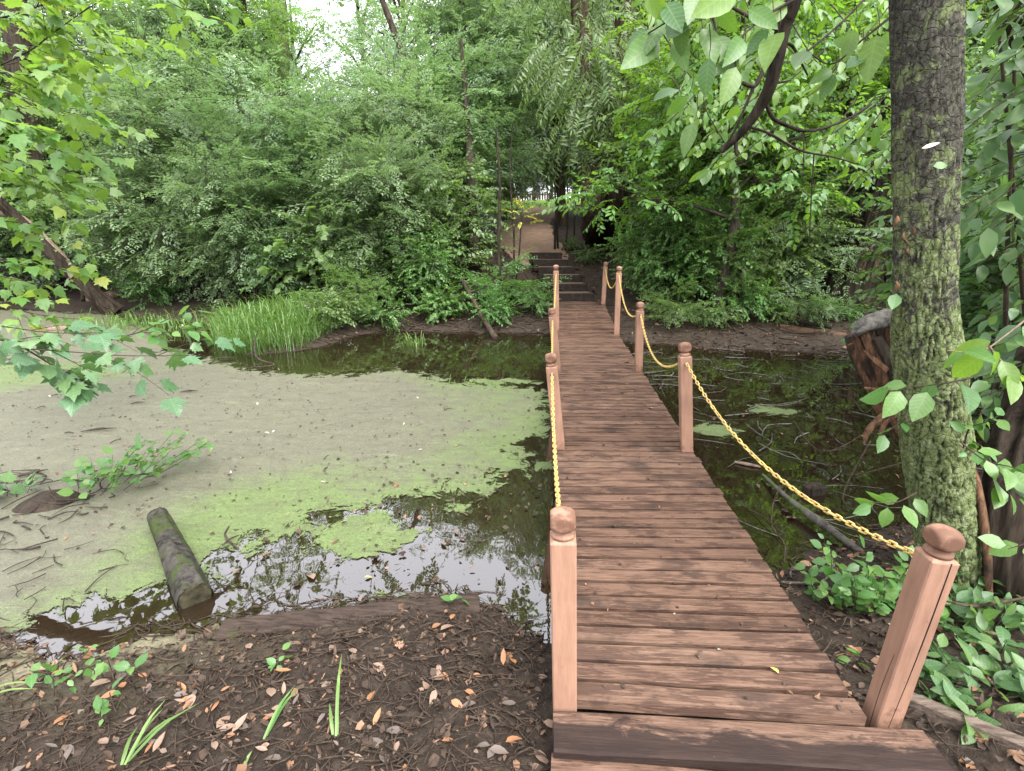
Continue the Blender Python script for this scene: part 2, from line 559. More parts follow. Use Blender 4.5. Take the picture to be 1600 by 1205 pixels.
def mat_post():
    m, n, out = new_mat('post_paint')
    v = objvec(n)
    a = noise(n, mapping(n, v, (26, 26, 3)), 2.0, 6, .65)
    b = noise(n, v, 6, 6, .7)
    col = ramp(n, a, [(.3, (.185, .102, .067)), (.7, (.24, .136, .092))]).outputs[0]
    tc = n.nodes.new('ShaderNodeTexCoord'); sep = n.nodes.new('ShaderNodeSeparateXYZ'); n.links.new(tc.outputs['Object'], sep.inputs[0])
    mr = N(n, 'ShaderNodeMapRange'); mr.inputs[1].default_value = .26; mr.inputs[2].default_value = .08; mr.inputs[3].default_value = -.15; mr.inputs[4].default_value = .2
    n.links.new(sep.outputs[2], mr.inputs[0])
    ad = N(n, 'ShaderNodeMath', operation='ADD'); n.links.new(b, ad.inputs[0]); n.links.new(mr.outputs[0], ad.inputs[1])
    col = mixc(n, ramp(n, ad.outputs[0], [(.62, g(0)), (.74, g(.85))]).outputs[0], col, (.09, .045, .028))
    col = mixc(n, ramp(n, noise(n, v, 22, 6, .75), [(.66, g(0)), (.70, g(.6))]).outputs[0], col, (.16, .075, .05))
    big = noise(n, v, 2.6, 5, .6)
    col = mixc(n, 1.0, col, ramp(n, big, [(.3, g(.74)), (.65, g(1.06))]).outputs[0], 'MULTIPLY')
    drip = noise(n, mapping(n, v, (34, 34, 1.6)), 1.6, 6, .7)
    col = mixc(n, ramp(n, drip, [(.60, g(0)), (.74, g(.4))]).outputs[0], col, (.075, .04, .026))
    chip = noise(n, mapping(n, v, (18, 18, 7)), 2.2, 8, .75)
    col = mixc(n, ramp(n, chip, [(.655, g(0)), (.675, g(.75))]).outputs[0], col, (.085, .055, .038))
    hs = N(n, 'ShaderNodeMath', operation='MULTIPLY_ADD'); hs.inputs[1].default_value = .8
    n.links.new(chip, hs.inputs[0]); n.links.new(a, hs.inputs[2])
    principled(n, out, col, .72, .18, bump(n, hs.outputs[0], .5, .004))
    return m


M['post'] = mat_post()


def flat_mat(name, col, rough=.6, spec=.4, var=.25, scale=20, metal=0.0):
    m, n, out = new_mat(name)
    v = objvec(n)
    a = noise(n, v, scale, 5, .65)
    lo = tuple(c * (1 - var) for c in col); hi = tuple(c * (1 + var) for c in col)
    p = principled(n, out, ramp(n, a, [(.3, lo), (.7, hi)]).outputs[0], rough, spec, bump(n, a, .2, .004))
    p.inputs['Metallic'].default_value = metal
    return m


M['chain'] = flat_mat('yellow_plastic', (.36, .245, .075), .5, .4, .35)
M['steel'] = flat_mat('steel', (.35, .35, .36), .35, .5, .2, 20, 1.0)
M['nail'] = flat_mat('rusty_nail', (.02, .013, .010), .6, .4, .4)
M['black'] = flat_mat('crack_dark', (.02, .012, .009), .9, .1)
M['earth_step'] = flat_mat('earth_tread', (.085, .06, .042), .9, .2, .4, 14)
M['riser'] = flat_mat('dark_timber', (.022, .017, .014), .9, .05, .5, 12)
M['lawn'] = flat_mat('lawn_grass', (.13, .22, .025), .8, .2, .3, 6)
M['path'] = flat_mat('path_dirt', (.2, .13, .09), .9, .2, .35, 5)
M['grey_rail'] = bark_mat('grey_rail', (.04, .03, .022), (.115, .088, .070), scale=(3, 30, 30), bs=.4)
M['grey_rail_side'] = M['grey_rail']
M['white_wall'] = flat_mat('white_wall', (.7, .7, .72), .7, .3, .03)
M['dark_roof'] = flat_mat('dark_roof', (.03, .03, .035), .8, .3, .2)
M['window'] = flat_mat('window_glass', (.05, .06, .07), .1, .6, .1)
M['fence'] = flat_mat('fence_wood', (.09, .06, .045), .8, .2, .3)


def mat_ground():
    m, n, out = new_mat('forest_mud')
    tc = n.nodes.new('ShaderNodeTexCoord'); v = tc.outputs['Object']
    a = noise(n, v, 16, 9, .72, .5); b = noise(n, v, 1.3, 5, .6); c = noise(n, v, 60, 5, .7)
    col = ramp(n, a, [(.3, (.010, .007, .005)), (.52, (.029, .021, .015)), (.75, (.066, .048, .035))]).outputs[0]
    col = mixc(n, ramp(n, b, [(.4, g(0)), (.65, g(.5))]).outputs[0], col, (.034, .024, .017))
    col = mixc(n, ramp(n, noise(n, v, 5, 7, .7, .5), [(.64, g(0)), (.72, g(.55))]).outputs[0], col, (.07, .095, .02))
    at = N(n, 'ShaderNodeAttribute', attribute_name='silt')
    silt = ramp(n, c, [(.3, (.13, .115, .07)), (.7, (.22, .20, .125))]).outputs[0]
    col = mixc(n, at.outputs['Fac'], col, silt)
    hs = N(n, 'ShaderNodeMath', operation='MULTIPLY_ADD'); hs.inputs[1].default_value = .4
    n.links.new(c, hs.inputs[0]); n.links.new(a, hs.inputs[2])
    principled(n, out, col, .78, .15, bump(n, hs.outputs[0], .9, .03))
    return m


M['ground'] = mat_ground()


def mat_water():
    m, n, out = new_mat('pond_water')
    tc = n.nodes.new('ShaderNodeTexCoord'); v = tc.outputs['Object']
    nb = bump(n, noise(n, v, 2.2, 3, .5), .035, .05)
    fr = N(n, 'ShaderNodeFresnel', i_IOR=1.9); n.links.new(nb, fr.inputs['Normal'])
    gl = N(n, 'ShaderNodeBsdfGlossy', i_Roughness=.015); gl.inputs[0].default_value = (1, 1, 1, 1); n.links.new(nb, gl.inputs['Normal'])
    tr = n.nodes.new('ShaderNodeBsdfTransparent'); tr.inputs[0].default_value = (.42, .33, .22, 1)
    df = n.nodes.new('ShaderNodeBsdfDiffuse'); df.inputs[0].default_value = (.03, .02, .011, 1)
    m1 = n.nodes.new('ShaderNodeMixShader'); m1.inputs[0].default_value = .35
    n.links.new(tr.outputs[0], m1.inputs[1]); n.links.new(df.outputs[0], m1.inputs[2])
    mx = n.nodes.new('ShaderNodeMixShader')
    n.links.new(fr.outputs[0], mx.inputs[0]); n.links.new(m1.outputs[0], mx.inputs[1]); n.links.new(gl.outputs[0], mx.inputs[2])
    n.links.new(mx.outputs[0], out.inputs[0])
    return m


M['water'] = mat_water()


def mat_algae():
    m, n, out = new_mat('duckweed')
    tc = n.nodes.new('ShaderNodeTexCoord'); v = tc.outputs['Object']
    fine = noise(n, v, 95, 4, .8); med = noise(n, v, 7, 7, .7, .6); big = noise(n, v, .9, 5, .6, .5)
    cov = N(n, 'ShaderNodeAttribute', attribute_name='cov'); grn = N(n, 'ShaderNodeAttribute', attribute_name='green')
    sp = ramp(n, fine, [(.32, (.052, .049, .031)), (.5, (.106, .103, .066)), (.7, (.16, .156, .108))]).outputs[0]
    gs = ramp(n, fine, [(.32, (.045, .066, .018)), (.5, (.098, .138, .042)), (.7, (.145, .19, .065))]).outputs[0]
    ga = N(n, 'ShaderNodeMath', operation='MULTIPLY_ADD'); ga.inputs[1].default_value = .55
    n.links.new(med, ga.inputs[0]); n.links.new(grn.outputs['Fac'], ga.inputs[2])
    gb = N(n, 'ShaderNodeMath', operation='MULTIPLY_ADD'); gb.inputs[1].default_value = .5
    n.links.new(big, gb.inputs[0]); n.links.new(ga.outputs[0], gb.inputs[2])
    col = mixc(n, ramp(n, gb.outputs[0], [(.70, g(0)), (1.4, g(1))]).outputs[0], sp, gs)
    col = mixc(n, ramp(n, noise(n, v, 36, 8, .8), [(.57, g(0)), (.63, g(.8))]).outputs[0], col, (.035, .028, .018))
    col = mixc(n, ramp(n, med, [(.3, g(.45)), (.6, g(0))]).outputs[0], col, (.06, .055, .033))
    drift = noise(n, mapping(n, v, (1.1, 4.5, 1)), 1.6, 8, .7, 1.2)
    col = mixc(n, ramp(n, drift, [(.34, g(.4)), (.48, g(0))]).outputs[0], col, (.062, .052, .034))
    col = mixc(n, ramp(n, drift, [(.56, g(0)), (.72, g(.45))]).outputs[0], col, (.165, .18, .095))
    cell = N(n, 'ShaderNodeTexVoronoi', i_Scale=150); n.links.new(v, cell.inputs['Vector'])
    col = mixc(n, .3, col, mixc(n, 1.0, col, ramp(n, cell.outputs['Distance'], [(0, g(1.5)), (.7, g(.3))]).outputs[0], 'MULTIPLY'))
    hb = N(n, 'ShaderNodeMath', operation='MULTIPLY_ADD'); hb.inputs[1].default_value = 1.5
    n.links.new(drift, hb.inputs[0]); n.links.new(fine, hb.inputs[2])
    bsdf = principled(n, None, col, .6, .35, bump(n, hb.outputs[0], .8, .012))
    x = N(n, 'ShaderNodeMath', operation='MULTIPLY_ADD'); x.inputs[1].default_value = 1.7; x.inputs[2].default_value = -.85
    n.links.new(noise(n, v, 4.2, 11, .74, .5), x.inputs[0])
    y = N(n, 'ShaderNodeMath', operation='ADD'); n.links.new(x.outputs[0], y.inputs[0]); n.links.new(cov.outputs['Fac'], y.inputs[1])
    z = N(n, 'ShaderNodeMath', operation='MULTIPLY_ADD'); z.inputs[1].default_value = .3; z.inputs[2].default_value = -.15
    n.links.new(fine, z.inputs[0])
    w = N(n, 'ShaderNodeMath', operation='ADD'); n.links.new(y.outputs[0], w.inputs[0]); n.links.new(z.outputs[0], w.inputs[1])
    al = ramp(n, w.outputs[0], [(.49, g(0)), (.52, g(1))]).outputs[0]
    tr = n.nodes.new('ShaderNodeBsdfTransparent')
    mx = n.nodes.new('ShaderNodeMixShader')
    n.links.new(al, mx.inputs[0]); n.links.new(tr.outputs[0], mx.inputs[1]); n.links.new(bsdf.outputs[0], mx.inputs[2])
    n.links.new(mx.outputs[0], out.inputs[0])
    return m


M['algae'] = mat_algae()


def mat_litter():
    m, n, out = new_mat('dead_leaves')
    geo = n.nodes.new('ShaderNodeNewGeometry'); oi = n.nodes.new('ShaderNodeObjectInfo')
    add = N(n, 'ShaderNodeMath', operation='ADD')
    n.links.new(geo.outputs['Random Per Island'], add.inputs[0]); n.links.new(oi.outputs['Random'], add.inputs[1])
    fr = N(n, 'ShaderNodeMath', operation='FRACT'); n.links.new(add.outputs[0], fr.inputs[0])
    r = ramp(n, fr.outputs[0], [(0, (.010, .007, .005)), (.3, (.021, .014, .010)), (.55, (.040, .026, .018)), (.75, (.062, .044, .031)),
                                (.86, (.2, .10, .05)), (.94, (.13, .105, .085)), (1, (.30, .16, .09))])
    tc = n.nodes.new('ShaderNodeTexCoord')
    a = noise(n, tc.outputs['Object'], 40, 5, .7)
    col = mixc(n, .35, r.outputs[0], ramp(n, a, [(.3, (.012, .008, .006)), (.7, (.085, .055, .037))]).outputs[0], 'MIX')
    principled(n, out, col, .7, .15)
    return m


M['litter'] = mat_litter()
M['leaf_tan'] = flat_mat('leaf_tan', (.15, .098, .068), .6, .35, .3, 30)
M['leaf_orange'] = flat_mat('leaf_orange', (.19, .085, .036), .6, .35, .3, 30)
M['leaf_grey'] = flat_mat('leaf_grey', (.07, .053, .042), .6, .35, .3, 30)
M['leaf_fallen_yellow'] = flat_mat('leaf_fallen_yellow', (.4, .33, .07), .55, .35, .2, 30)
M['leaf_fallen_pale'] = flat_mat('leaf_fallen_pale', (.32, .29, .23), .55, .35, .2, 30)

# ------------------------------------------------------------------ terrain
POND = np.array([(-24, 2.2), (-12, 1.7), (-5, 1.75), (-2.9, 1.9), (-2.3, 1.86), (-1.9, 1.86), (-1.7, 2.0), (-1.2, 2.2), (-.72, 2.33), (-.3, 2.3), (.03, 2.16),
                 (.6, 2.35), (1.25, 2.55), (1.75, 2.95), (2.1, 3.15), (2.6, 3.3), (3.2, 3.9), (4.5, 4.8), (7, 5.8), (9, 7.4), (7, 8.7), (5.2, 9.1), (2.7, 9.3),
                 (1.3, 9.9), (-.16, 10.5), (-1.5, 10.55), (-3.6, 10.6), (-4.0, 9.8), (-4.3, 8.7), (-5.1, 8.05), (-6.0, 8.7), (-6.8, 10.2), (-8, 11.2), (-11.2, 12.3),
                 (-15.5, 13.3), (-20, 13), (-24, 9)], float)


def poly_sd(px, py, poly):
    """signed distance, positive inside"""
    px = np.asarray(px, float); py = np.asarray(py, float)
    d2 = np.full(px.shape, 1e9); ins = np.zeros(px.shape, bool)
    for a, b in zip(poly, np.roll(poly, -1, 0)):
        e = b - a
        t = np.clip(((px - a[0]) * e[0] + (py - a[1]) * e[1]) / (e @ e), 0, 1)
        d2 = np.minimum(d2, (px - a[0] - t * e[0]) ** 2 + (py - a[1] - t * e[1]) ** 2)
        c = (a[1] > py) != (b[1] > py)
        with np.errstate(divide='ignore', invalid='ignore'):
            ins ^= c & (px < (b[0] - a[0]) * (py - a[1]) / (b[1] - a[1] + 1e-12) + a[0])
    d = np.sqrt(d2)
    return np.where(ins, d, -d)


def ground_z(x, y):
    x = np.asarray(x, float); y = np.asarray(y, float)
    sd = poly_sd(x, y, POND) + (fbm(x * 1.7, y * 1.7, 5, 3) - .5) * .35
    o = np.maximum(-sd, 0)
    near = .16 * o / (1 + .12 * o)
    far = .22 * np.minimum(o, 1.2) + .25 * np.clip(o - 1.2, 0, 4.0) + .13 * np.clip(o - 5.2, 0, 16) * 1.25
    w = sstep(4.5, 8.5, y)
    h = near * (1 - w) + far * w
    h = np.where(sd > 0, -np.minimum(.42, .16 * sd), h + .012)
    for bx, by, r, a in ((-3.75, 3.25, .30, .29), (-3.3, 3.5, .22, .2), (-4.6, 2.9, .55, .3), (2.25, 2.62, .5, .05)):
        h = h + a * np.exp(-((x - bx) ** 2 + (y - by) ** 2) / r ** 2)
    h = h + (fbm(x * 3, y * 3, 9, 4) - .5) * .06 + (fbm(x * 17, y * 17, 3, 3) - .5) * .022
    # the cut in which the earth steps lie
    t = np.clip((y - 11.7) / 3.5, -.15, 1)
    cx = .47 - .72 * t
    tr = .46 + .98 * t
    wc = (1 - sstep(.55, 1.0, np.abs(x - cx))) * sstep(11.0, 11.7, y) * (1 - sstep(15.2, 16.2, y))
    h = h * (1 - wc) + np.minimum(h, tr - .06) * wc
    return h


def axis(*segs):
    return np.concatenate([np.arange(a, b, s) for a, b, s in segs])


gx = axis((-90, -24, 3), (-24, -8, .35), (-8, -3.6, .09), (-3.6, 3.2, .031), (3.2, 8, .1), (8, 20, .5), (20, 91, 4))
gy = axis((-25, 0, 2), (0, .8, .2), (.8, 3.4, .031), (3.4, 16, .09), (16, 32, .4), (32, 130, 4))
X, Y = np.meshgrid(gx, gy)
Z = ground_z(X, Y)
mb = MB()
nx, ny = len(gx), len(gy)
i, j = np.meshgrid(np.arange(nx - 1), np.arange(ny - 1))
a = j * nx + i
mb.add(np.stack([X, Y, Z], -1).reshape(-1, 3), np.stack([a, a + 1, a + nx + 1, a + nx], -1).reshape(-1, 4))
me = mb.mesh('ground', M['ground'])
silt = (np.exp(-(Z / .05) ** 2) * sstep(-1.0, -2.2, X) * (Y < 2.3)).ravel()
me.attributes.new('silt', 'FLOAT', 'POINT').data.foreach_set('value', silt.astype(np.float32))
tag(link('ground', me), kind='structure')

mb = MB()
mb.add([(-30, .5, 0), (14, .5, 0), (14, 16, 0), (-30, 16, 0)], [[0, 1, 2, 3]])
tag(link('pond_water', mb.mesh('pond_water', M['water'])), kind='structure')

# duckweed mat: outline on the water, ragged at every scale
wp = [(-420, 486), (0, 484), (170, 492), (228, 515), (262, 545), (310, 560), (372, 574), (430, 584), (500, 588), (560, 586), (615, 579), (645, 582), (700, 598), (760, 600), (850, 613), (857, 640),
      (852, 672), (806, 694), (800, 712), (858, 724), (845, 738), (790, 740), (752, 772), (690, 768), (640, 778), (600, 790), (540, 800), (492, 806), (440, 842),
      (380, 858), (335, 860), (318, 900), (292, 930), (235, 925), (170, 935), (80, 950), (0, 985), (-420, 1040)]
MAT = np.array([P(x, y)[:2] for x, y in wp])


def algae(name, poly, step, green, wdt, label=None):
    lo = poly.min(0) - .2; hi = poly.max(0) + .2
    lo[0] = max(lo[0], -17)
    ax = np.arange(lo[0], hi[0], step); ay = np.arange(lo[1], hi[1], step)
    X, Y = np.meshgrid(ax, ay)
    sd = poly_sd(X, Y, poly)
    cov = np.clip(.5 + sd / wdt, 0, 1)
    nx = len(ax)
    i, j = np.meshgrid(np.arange(nx - 1), np.arange(len(ay) - 1))
    a = (j * nx + i)
    f = np.stack([a, a + 1, a + nx + 1, a + nx], -1).reshape(-1, 4)
    keep = cov.ravel()[f].max(1) > .2
    f = f[keep]
    used, inv = np.unique(f, return_inverse=True)
    mb = MB()
    z = .006 + .006 * (fbm(X * 8, Y * 8, 2, 3) - .5)
    mb.add(np.stack([X, Y, z], -1).reshape(-1, 3)[used], inv.reshape(-1, 4))
    me = mb.mesh(name, M['algae'])
    me.attributes.new('cov', 'FLOAT', 'POINT').data.foreach_set('value', cov.ravel()[used].astype(np.float32))
    gr = green(X, Y, sd).ravel()[used]
    me.attributes.new('green', 'FLOAT', 'POINT').data.foreach_set('value', gr.astype(np.float32))
    return link(name, me)


_lp = P(40, 585)
_fp = P(360, 815)


def mat_green(X, Y, sd):
    return (np.exp(-np.abs(sd) / .25) * .26 + .30 * sstep(-3.2, -.2, X) + .8 * np.exp(-((X - _lp[0]) ** 2 + ((Y - _lp[1]) / .55) ** 2) / 2.0)
            + .5 * np.exp(-((X - _fp[0]) ** 2 + (Y - _fp[1]) ** 2) / .6))


tag(algae('duckweed_mat', MAT, .06, mat_green, 1.0), 'pale grey green duckweed mat covering the pond left of the footbridge', 'duckweed', kind='stuff')


def blob(x, y, rx, ry, seed):
    c = P(x, y)[:2]
    a = np.linspace(0, 2 * math.pi, 22, endpoint=False)
    r = .7 + .6 * fbm(np.cos(a) * 2 + seed, np.sin(a) * 2, seed, 3)
    return np.stack([c[0] + rx * r * np.cos(a), c[1] + ry * r * np.sin(a)], -1)


for x, y, rx, ry, lab in ((1112, 673, .2, .17, 'bright green duckweed patch floating beside the second right bridge post'),
                          (1208, 642, .24, .16, 'ragged yellow green duckweed patch on dark water right of the bridge'),
                          (1385, 570, .15, .1, 'small duckweed patch on the dark water next to the broken stump'),
                          (785, 597, .5, .12, 'strip of bright duckweed along the far edge of the grey mat'),
                          (720, 790, .12, .08, 'small duckweed fleck among reflections left of the nearest left post'),
                          (572, 838, .36, .24, 'broken green duckweed patch among the sky reflections left of the nearest left post'),
          (620, 940, .14, .05, 'green duckweed scum against the half buried timber')):
    o = algae('duckweed_patch', blob(x, y, rx, ry, int(x)), .03, lambda X, Y, s: np.full(X.shape, .62), .5)
    tag(o, lab, 'duckweed')

# path and bright lawn on the far rise
def ribbon(name, cl, width, mat, dz, m=40, k=9, seed=3):
    c = catmull(cl, m)
    d = nrm(np.gradient(c, axis=0)); s = np.stack([d[:, 1], -d[:, 0]], -1)
    w = np.interp(np.linspace(0, 1, m), np.linspace(0, 1, len(width)), width)
    w = w * (1 + .3 * (fbm(np.arange(m) * .4, np.zeros(m), seed) - .5))
    u = np.linspace(-1, 1, k)
    p = c[:, None, :2] + s[:, None, :] * (w[:, None] * u[None])[..., None]
    z = ground_z(p[..., 0], p[..., 1]) + dz - .03 * (np.abs(u) > .99)
    mb = MB()
    v = np.concatenate([p, z[..., None]], -1)
    i, j = np.meshgrid(np.arange(k - 1), np.arange(m - 1)); a = j * k + i
    mb.add(v.reshape(-1, 3), np.stack([a, a + 1, a + k + 1, a + k], -1).reshape(-1, 4))
    o = link(name, mb.mesh(name, mat)); o['kind'] = 'structure'
    return o


ribbon('footpath', [(-.22, 15.0), (-.45, 16.2), (-.85, 18.2), (-1.15, 20.5), (-1.2, 23), (-.9, 26), (-.2, 29)], [.55, .95, 1.1, 1.1, 1.1, 1.1], M['path'], .035)
ribbon('lawn', [(-6, 29), (-2.8, 29.4), (0, 30.5), (3, 32.5)], [1.6, 1.9, 1.9, 1.6], M['lawn'], .06, 40, 9, 8)

# ------------------------------------------------------------------ footbridge
rng = np.random.default_rng(7)


def deck_z(y): return .30 + .20 * min(1.0, max(0.0, (y - 8.8) / 3.0))


bridge = thing('footbridge', 'long narrow red brown plank footbridge with salmon posts crossing the pond', 'footbridge', (.595, 1.5, 0))
XL, XR = .045, 1.148
variants = []
for k in range(8):
    mb = MB()
    n = 7
    xs = np.linspace(-.5, .5, n) * (XR - XL)
    prof = np.array([(-.5, 0), (-.5, -.92), (.5, -.92), (.5, 0), (.475, .025), (-.475, .025)]) * np.array([.0820, .036 / .78])
    vv = []
    for q, xx in enumerate(xs):
        jx = (rng.random() - .5) * .012 if q in (0, n - 1) else 0
        e1, e2 = (rng.random(2) - .5) * .005
        pr = prof.copy()
        pr[[0, 1, 5], 0] += e1; pr[[2, 3, 4], 0] += e2
        pr[:, 1] += (rng.random() - .5) * .002
        vv.append(np.column_stack([np.full(6, xx + jx), pr]))
    vv = np.array(vv).reshape(-1, 3)
    f = [[q * 6 + e, q * 6 + (e + 1) % 6, (q + 1) * 6 + (e + 1) % 6, (q + 1) * 6 + e] for q in range(n - 1) for e in range(6)]
    mb.add(vv, np.array(f)[:, ::-1])
    for e in (0, n - 1):
        b = e * 6
        ff = [[b, b + 1, b + 2, b + 3], [b, b + 3, b + 4, b + 5]]
        mb.q.append(np.array(ff if e else [x[::-1] for x in ff])); mb.qm.append(np.zeros(2))
    for nx_ in (-.5 * (XR - XL) + .05, .5 * (XR - XL) - .05):
        for ny_ in (-.02, .022):
            aa_ = np.linspace(0, 2 * math.pi, 6, endpoint=False)
            nv = np.column_stack([nx_ + .0042 * np.cos(aa_) + .006 * rng.normal(), ny_ + .0042 * np.sin(aa_), np.full(6, .0022)])
            mb.add(nv, [[0, 1, 2, 3], [0, 3, 4, 5]], 1)
    variants.append(mb.mesh('plank', [M['plank'], M['nail']], smooth=False))
y = 1.50
kk = 0
while y < 11.8:
    o = link('plank', variants[kk % 8 if kk % 3 else rng.integers(8)], bridge)
    slope = math.atan2(deck_z(y + .1) - deck_z(y - .05), .15)
    o.location = Vector((XL / 2 + XR / 2 + (rng.random() - .5) * .012, y + .05, deck_z(y + .05) - .003 + (rng.random() - .5) * .005)) - bridge.location
    o.rotation_euler = (slope + (rng.random() - .5) * .03, (rng.random() - .5) * .006, (rng.random() - .5) * .010 + min(.06, .012 + .05 * (y - 1.5)) + (math.pi if rng.random() < .5 else 0))
    kk += 1
    y += .1010
for sx in (XL + .05, XR - .05):
    mb = MB()
    for y0, y1 in ((1.55, 8.8), (8.8, 11.75)):
        z0, z1 = deck_z(y0) - .034, deck_z(y1) - .034
        h, w = .15, .022
        v = [(sx + a * w, yy, zz - b * h) for yy, zz in ((y0, z0), (y1, z1)) for a, b in ((-1, 0), (1, 0), (1, 1), (-1, 1))]
        mb.add(v, [[0, 1, 2, 3], [7, 6, 5, 4], [4, 5, 1, 0], [5, 6, 2, 1], [6, 7, 3, 2], [7, 4, 0, 3]])
    part(bridge, 'stringer', mb, M['riser'], smooth=False)


def finial_mesh():
    mb = MB()
    ns, na = 14, 32
    prof = [(.030, 0), (.042, .006), (.042, .014), (.034, .020), (.030, .024)]
    for t in np.linspace(-1.1, math.pi / 2 - .02, ns):
        prof.append((.057 * math.cos(t), .024 + .040 + .041 * math.sin(t)))
    a = np.linspace(0, 2 * math.pi, na, endpoint=False) + .08
    v = []
    for r, z in prof:
        for t in a:
            xx, yy = r * math.cos(t), r * math.sin(t)
            if z > .026:
                xx = max(-.0425, min(.0425, xx)); yy = max(-.0425, min(.0425, yy))
            v.append((xx, yy, z))
    v = np.array(v); m = len(prof)
    f = [[q * na + e, q * na + (e + 1) % na, (q + 1) * na + (e + 1) % na, (q + 1) * na + e] for q in range(m - 1) for e in range(na)]
    mb.add(v, f)
    n0 = mb.n
    mb.add(np.vstack([v[-na:], [[0, 0, prof[-1][1] + .001]]]), [[e, (e + 1) % na, na] for e in range(na)])
    return mb.mesh('finial', M['post'])


FIN = finial_mesh()
hk = MB()
_a = np.linspace(0, 2 * math.pi, 13)
tube(hk, np.column_stack([np.cos(_a) * .009, _a * 0, np.sin(_a) * .009]), [.0022, .0022], 5, 13, cap=False)
HOOK = hk.mesh('eyelet', M['steel'])
EYE = {}


def post(key, x, y, zb, h, lx, ly=0.0, crack=False):
    """h = full height above zb, lx = sideways lean of the top in metres"""
    sh = h - .098
    w = .0445
    mb = MB()
    box(mb, (-w, -w, 0), (w, w, sh), bev=.005)
    # chamfered shoulder under the ball
    v = [(s1 * w * k, s2 * w * k, z) for k, z in ((.985, sh - .002), (.80, sh + .006)) for s1, s2 in ((-1, -1), (1, -1), (1, 1), (-1, 1))]
    mb.add(v, [[0, 1, 5, 4], [1, 2, 6, 5], [2, 3, 7, 6], [3, 0, 4, 7], [4, 5, 6, 7]])
    o = link('post', mb.mesh('post', M['post'], smooth=False), bridge)
    o.location = Vector((x, y, zb)) - bridge.location
    o.rotation_euler = (-ly / h, lx / h, (rng.random() - .5) * .06)
    fo = link('finial', FIN, o); fo.location = (0, 0, sh + .004); fo.rotation_euler = (0, 0, (rng.random() - .5) * .2)
    e = sh - .045
    for s in ((-1, 1) if key[1] != '1' else (1,)):
        ey = link('eyelet', HOOK, o); ey.location = (0, s * (w + .006), e)
    R = o.rotation_euler.to_matrix()
    for s in (-1, 1):
        EYE[(key, s)] = np.array(Vector((x, y, zb)) + R @ Vector((0, s * (w + .014), e)))
    if crack:
        for pts in ([(-.028 + w, 0, sh), (-.02 + w - .01, 0, sh * .7), (-.035 + w, 0, sh * .42), (-.045 + w, 0, sh * .1)], ):
            c = MB()
            tube(c, [(p[0], -w, p[2]) for p in pts], [.0022, .0028, .0018, .001], 4, 24, rough=.5)
            cr = link('crack', c.mesh('crack', M['black']), o)
        c = MB()
        tube(c, [(-w, -.02, sh * .5), (-w, -.012, sh * .28), (-w, -.018, .03)], [.0008, .0016, .0012], 4, 14, rough=.5)
        link('crack', c.mesh('crack', M['black']), o)
    return o


post('L1', .085, 1.545, .10, .955, -.035)
post('L2', .088, 3.85, .24, .835, -.095)
post('L3', .090, 6.35, .24, .84, -.10)
post('L4', .085, 8.9, .24, 1.215, -.04)
post('R1', 1.262, 1.60, .12, .90, .045, -.01, crack=True)
post('R2', 1.10, 3.9, .28, .885, -.095)
post('R3', 1.102, 6.36, .28, .88, -.04)
post('R4', 1.12, 8.9, .28, 1.155, -.02)
post('R5', 1.118, 11.5, .42, .96, .01)

# chain links (one stadium-shaped plastic link, copied)
lk = MB()
ring = []
for t in np.linspace(0, 2 * math.pi, 12, endpoint=False):
    cx, cy = math.cos(t) * .0085, math.sin(t) * .0085
    ring.append((cx, cy + math.copysign(.0135, cy), 0))
ring = np.array(ring)
rs = 5
dd = nrm(np.roll(ring, -1, 0) - np.roll(ring, 1, 0)); xx_ = np.cross(dd, [0, 0, 1.0])
aa = np.linspace(0, 2 * math.pi, rs, endpoint=False)
lv = ring[:, None] + .0042 * (np.cos(aa)[None, :, None] * xx_[:, None] + np.sin(aa)[None, :, None] * np.array([0, 0, 1.0]))
lf = [[q * rs + e, q * rs + (e + 1) % rs, ((q + 1) % 12) * rs + (e + 1) % rs, ((q + 1) % 12) * rs + e] for q in range(12) for e in range(rs)]
lk.add(lv.reshape(-1, 3), lf)
LINK = lk.mesh('chain_link', M['chain'])


def chain(A, B, sag, label):
    A = np.asarray(A); B = np.asarray(B)
    t = np.linspace(0, 1, 400)
    c = A[None] * (1 - t[:, None]) + B[None] * t[:, None]
    c[:, 2] -= 4 * sag * t * (1 - t)
    L = np.concatenate([[0], np.cumsum(np.linalg.norm(np.diff(c, axis=0), axis=1))])
    n = int(L[-1] / .0365)
    s = (np.arange(n) + .5) / n * L[-1]
    p = np.stack([np.interp(s, L, c[:, q]) for q in range(3)], -1)
    d = nrm(np.gradient(p, axis=0))
    ch = thing('yellow_chain', label, 'chain', p[0], 'yellow plastic chains slung between the bridge posts')
    for q in range(n):
        side = np.array([1.0, 0, 0]) if q % 2 else np.array([.0, .0, 1.0])
        tw = .55 * math.sin(q * .21)
        nn_ = side * math.cos(tw) + np.cross(d[q], side) * math.sin(tw)
        R = frames(d[q][None], nn_[None])[0]
        o = link('chain_link', LINK, ch)
        o.matrix_local = Matrix.Translation(Vector(p[q] - p[0])) @ Matrix(R.tolist()).to_4x4()
    return ch


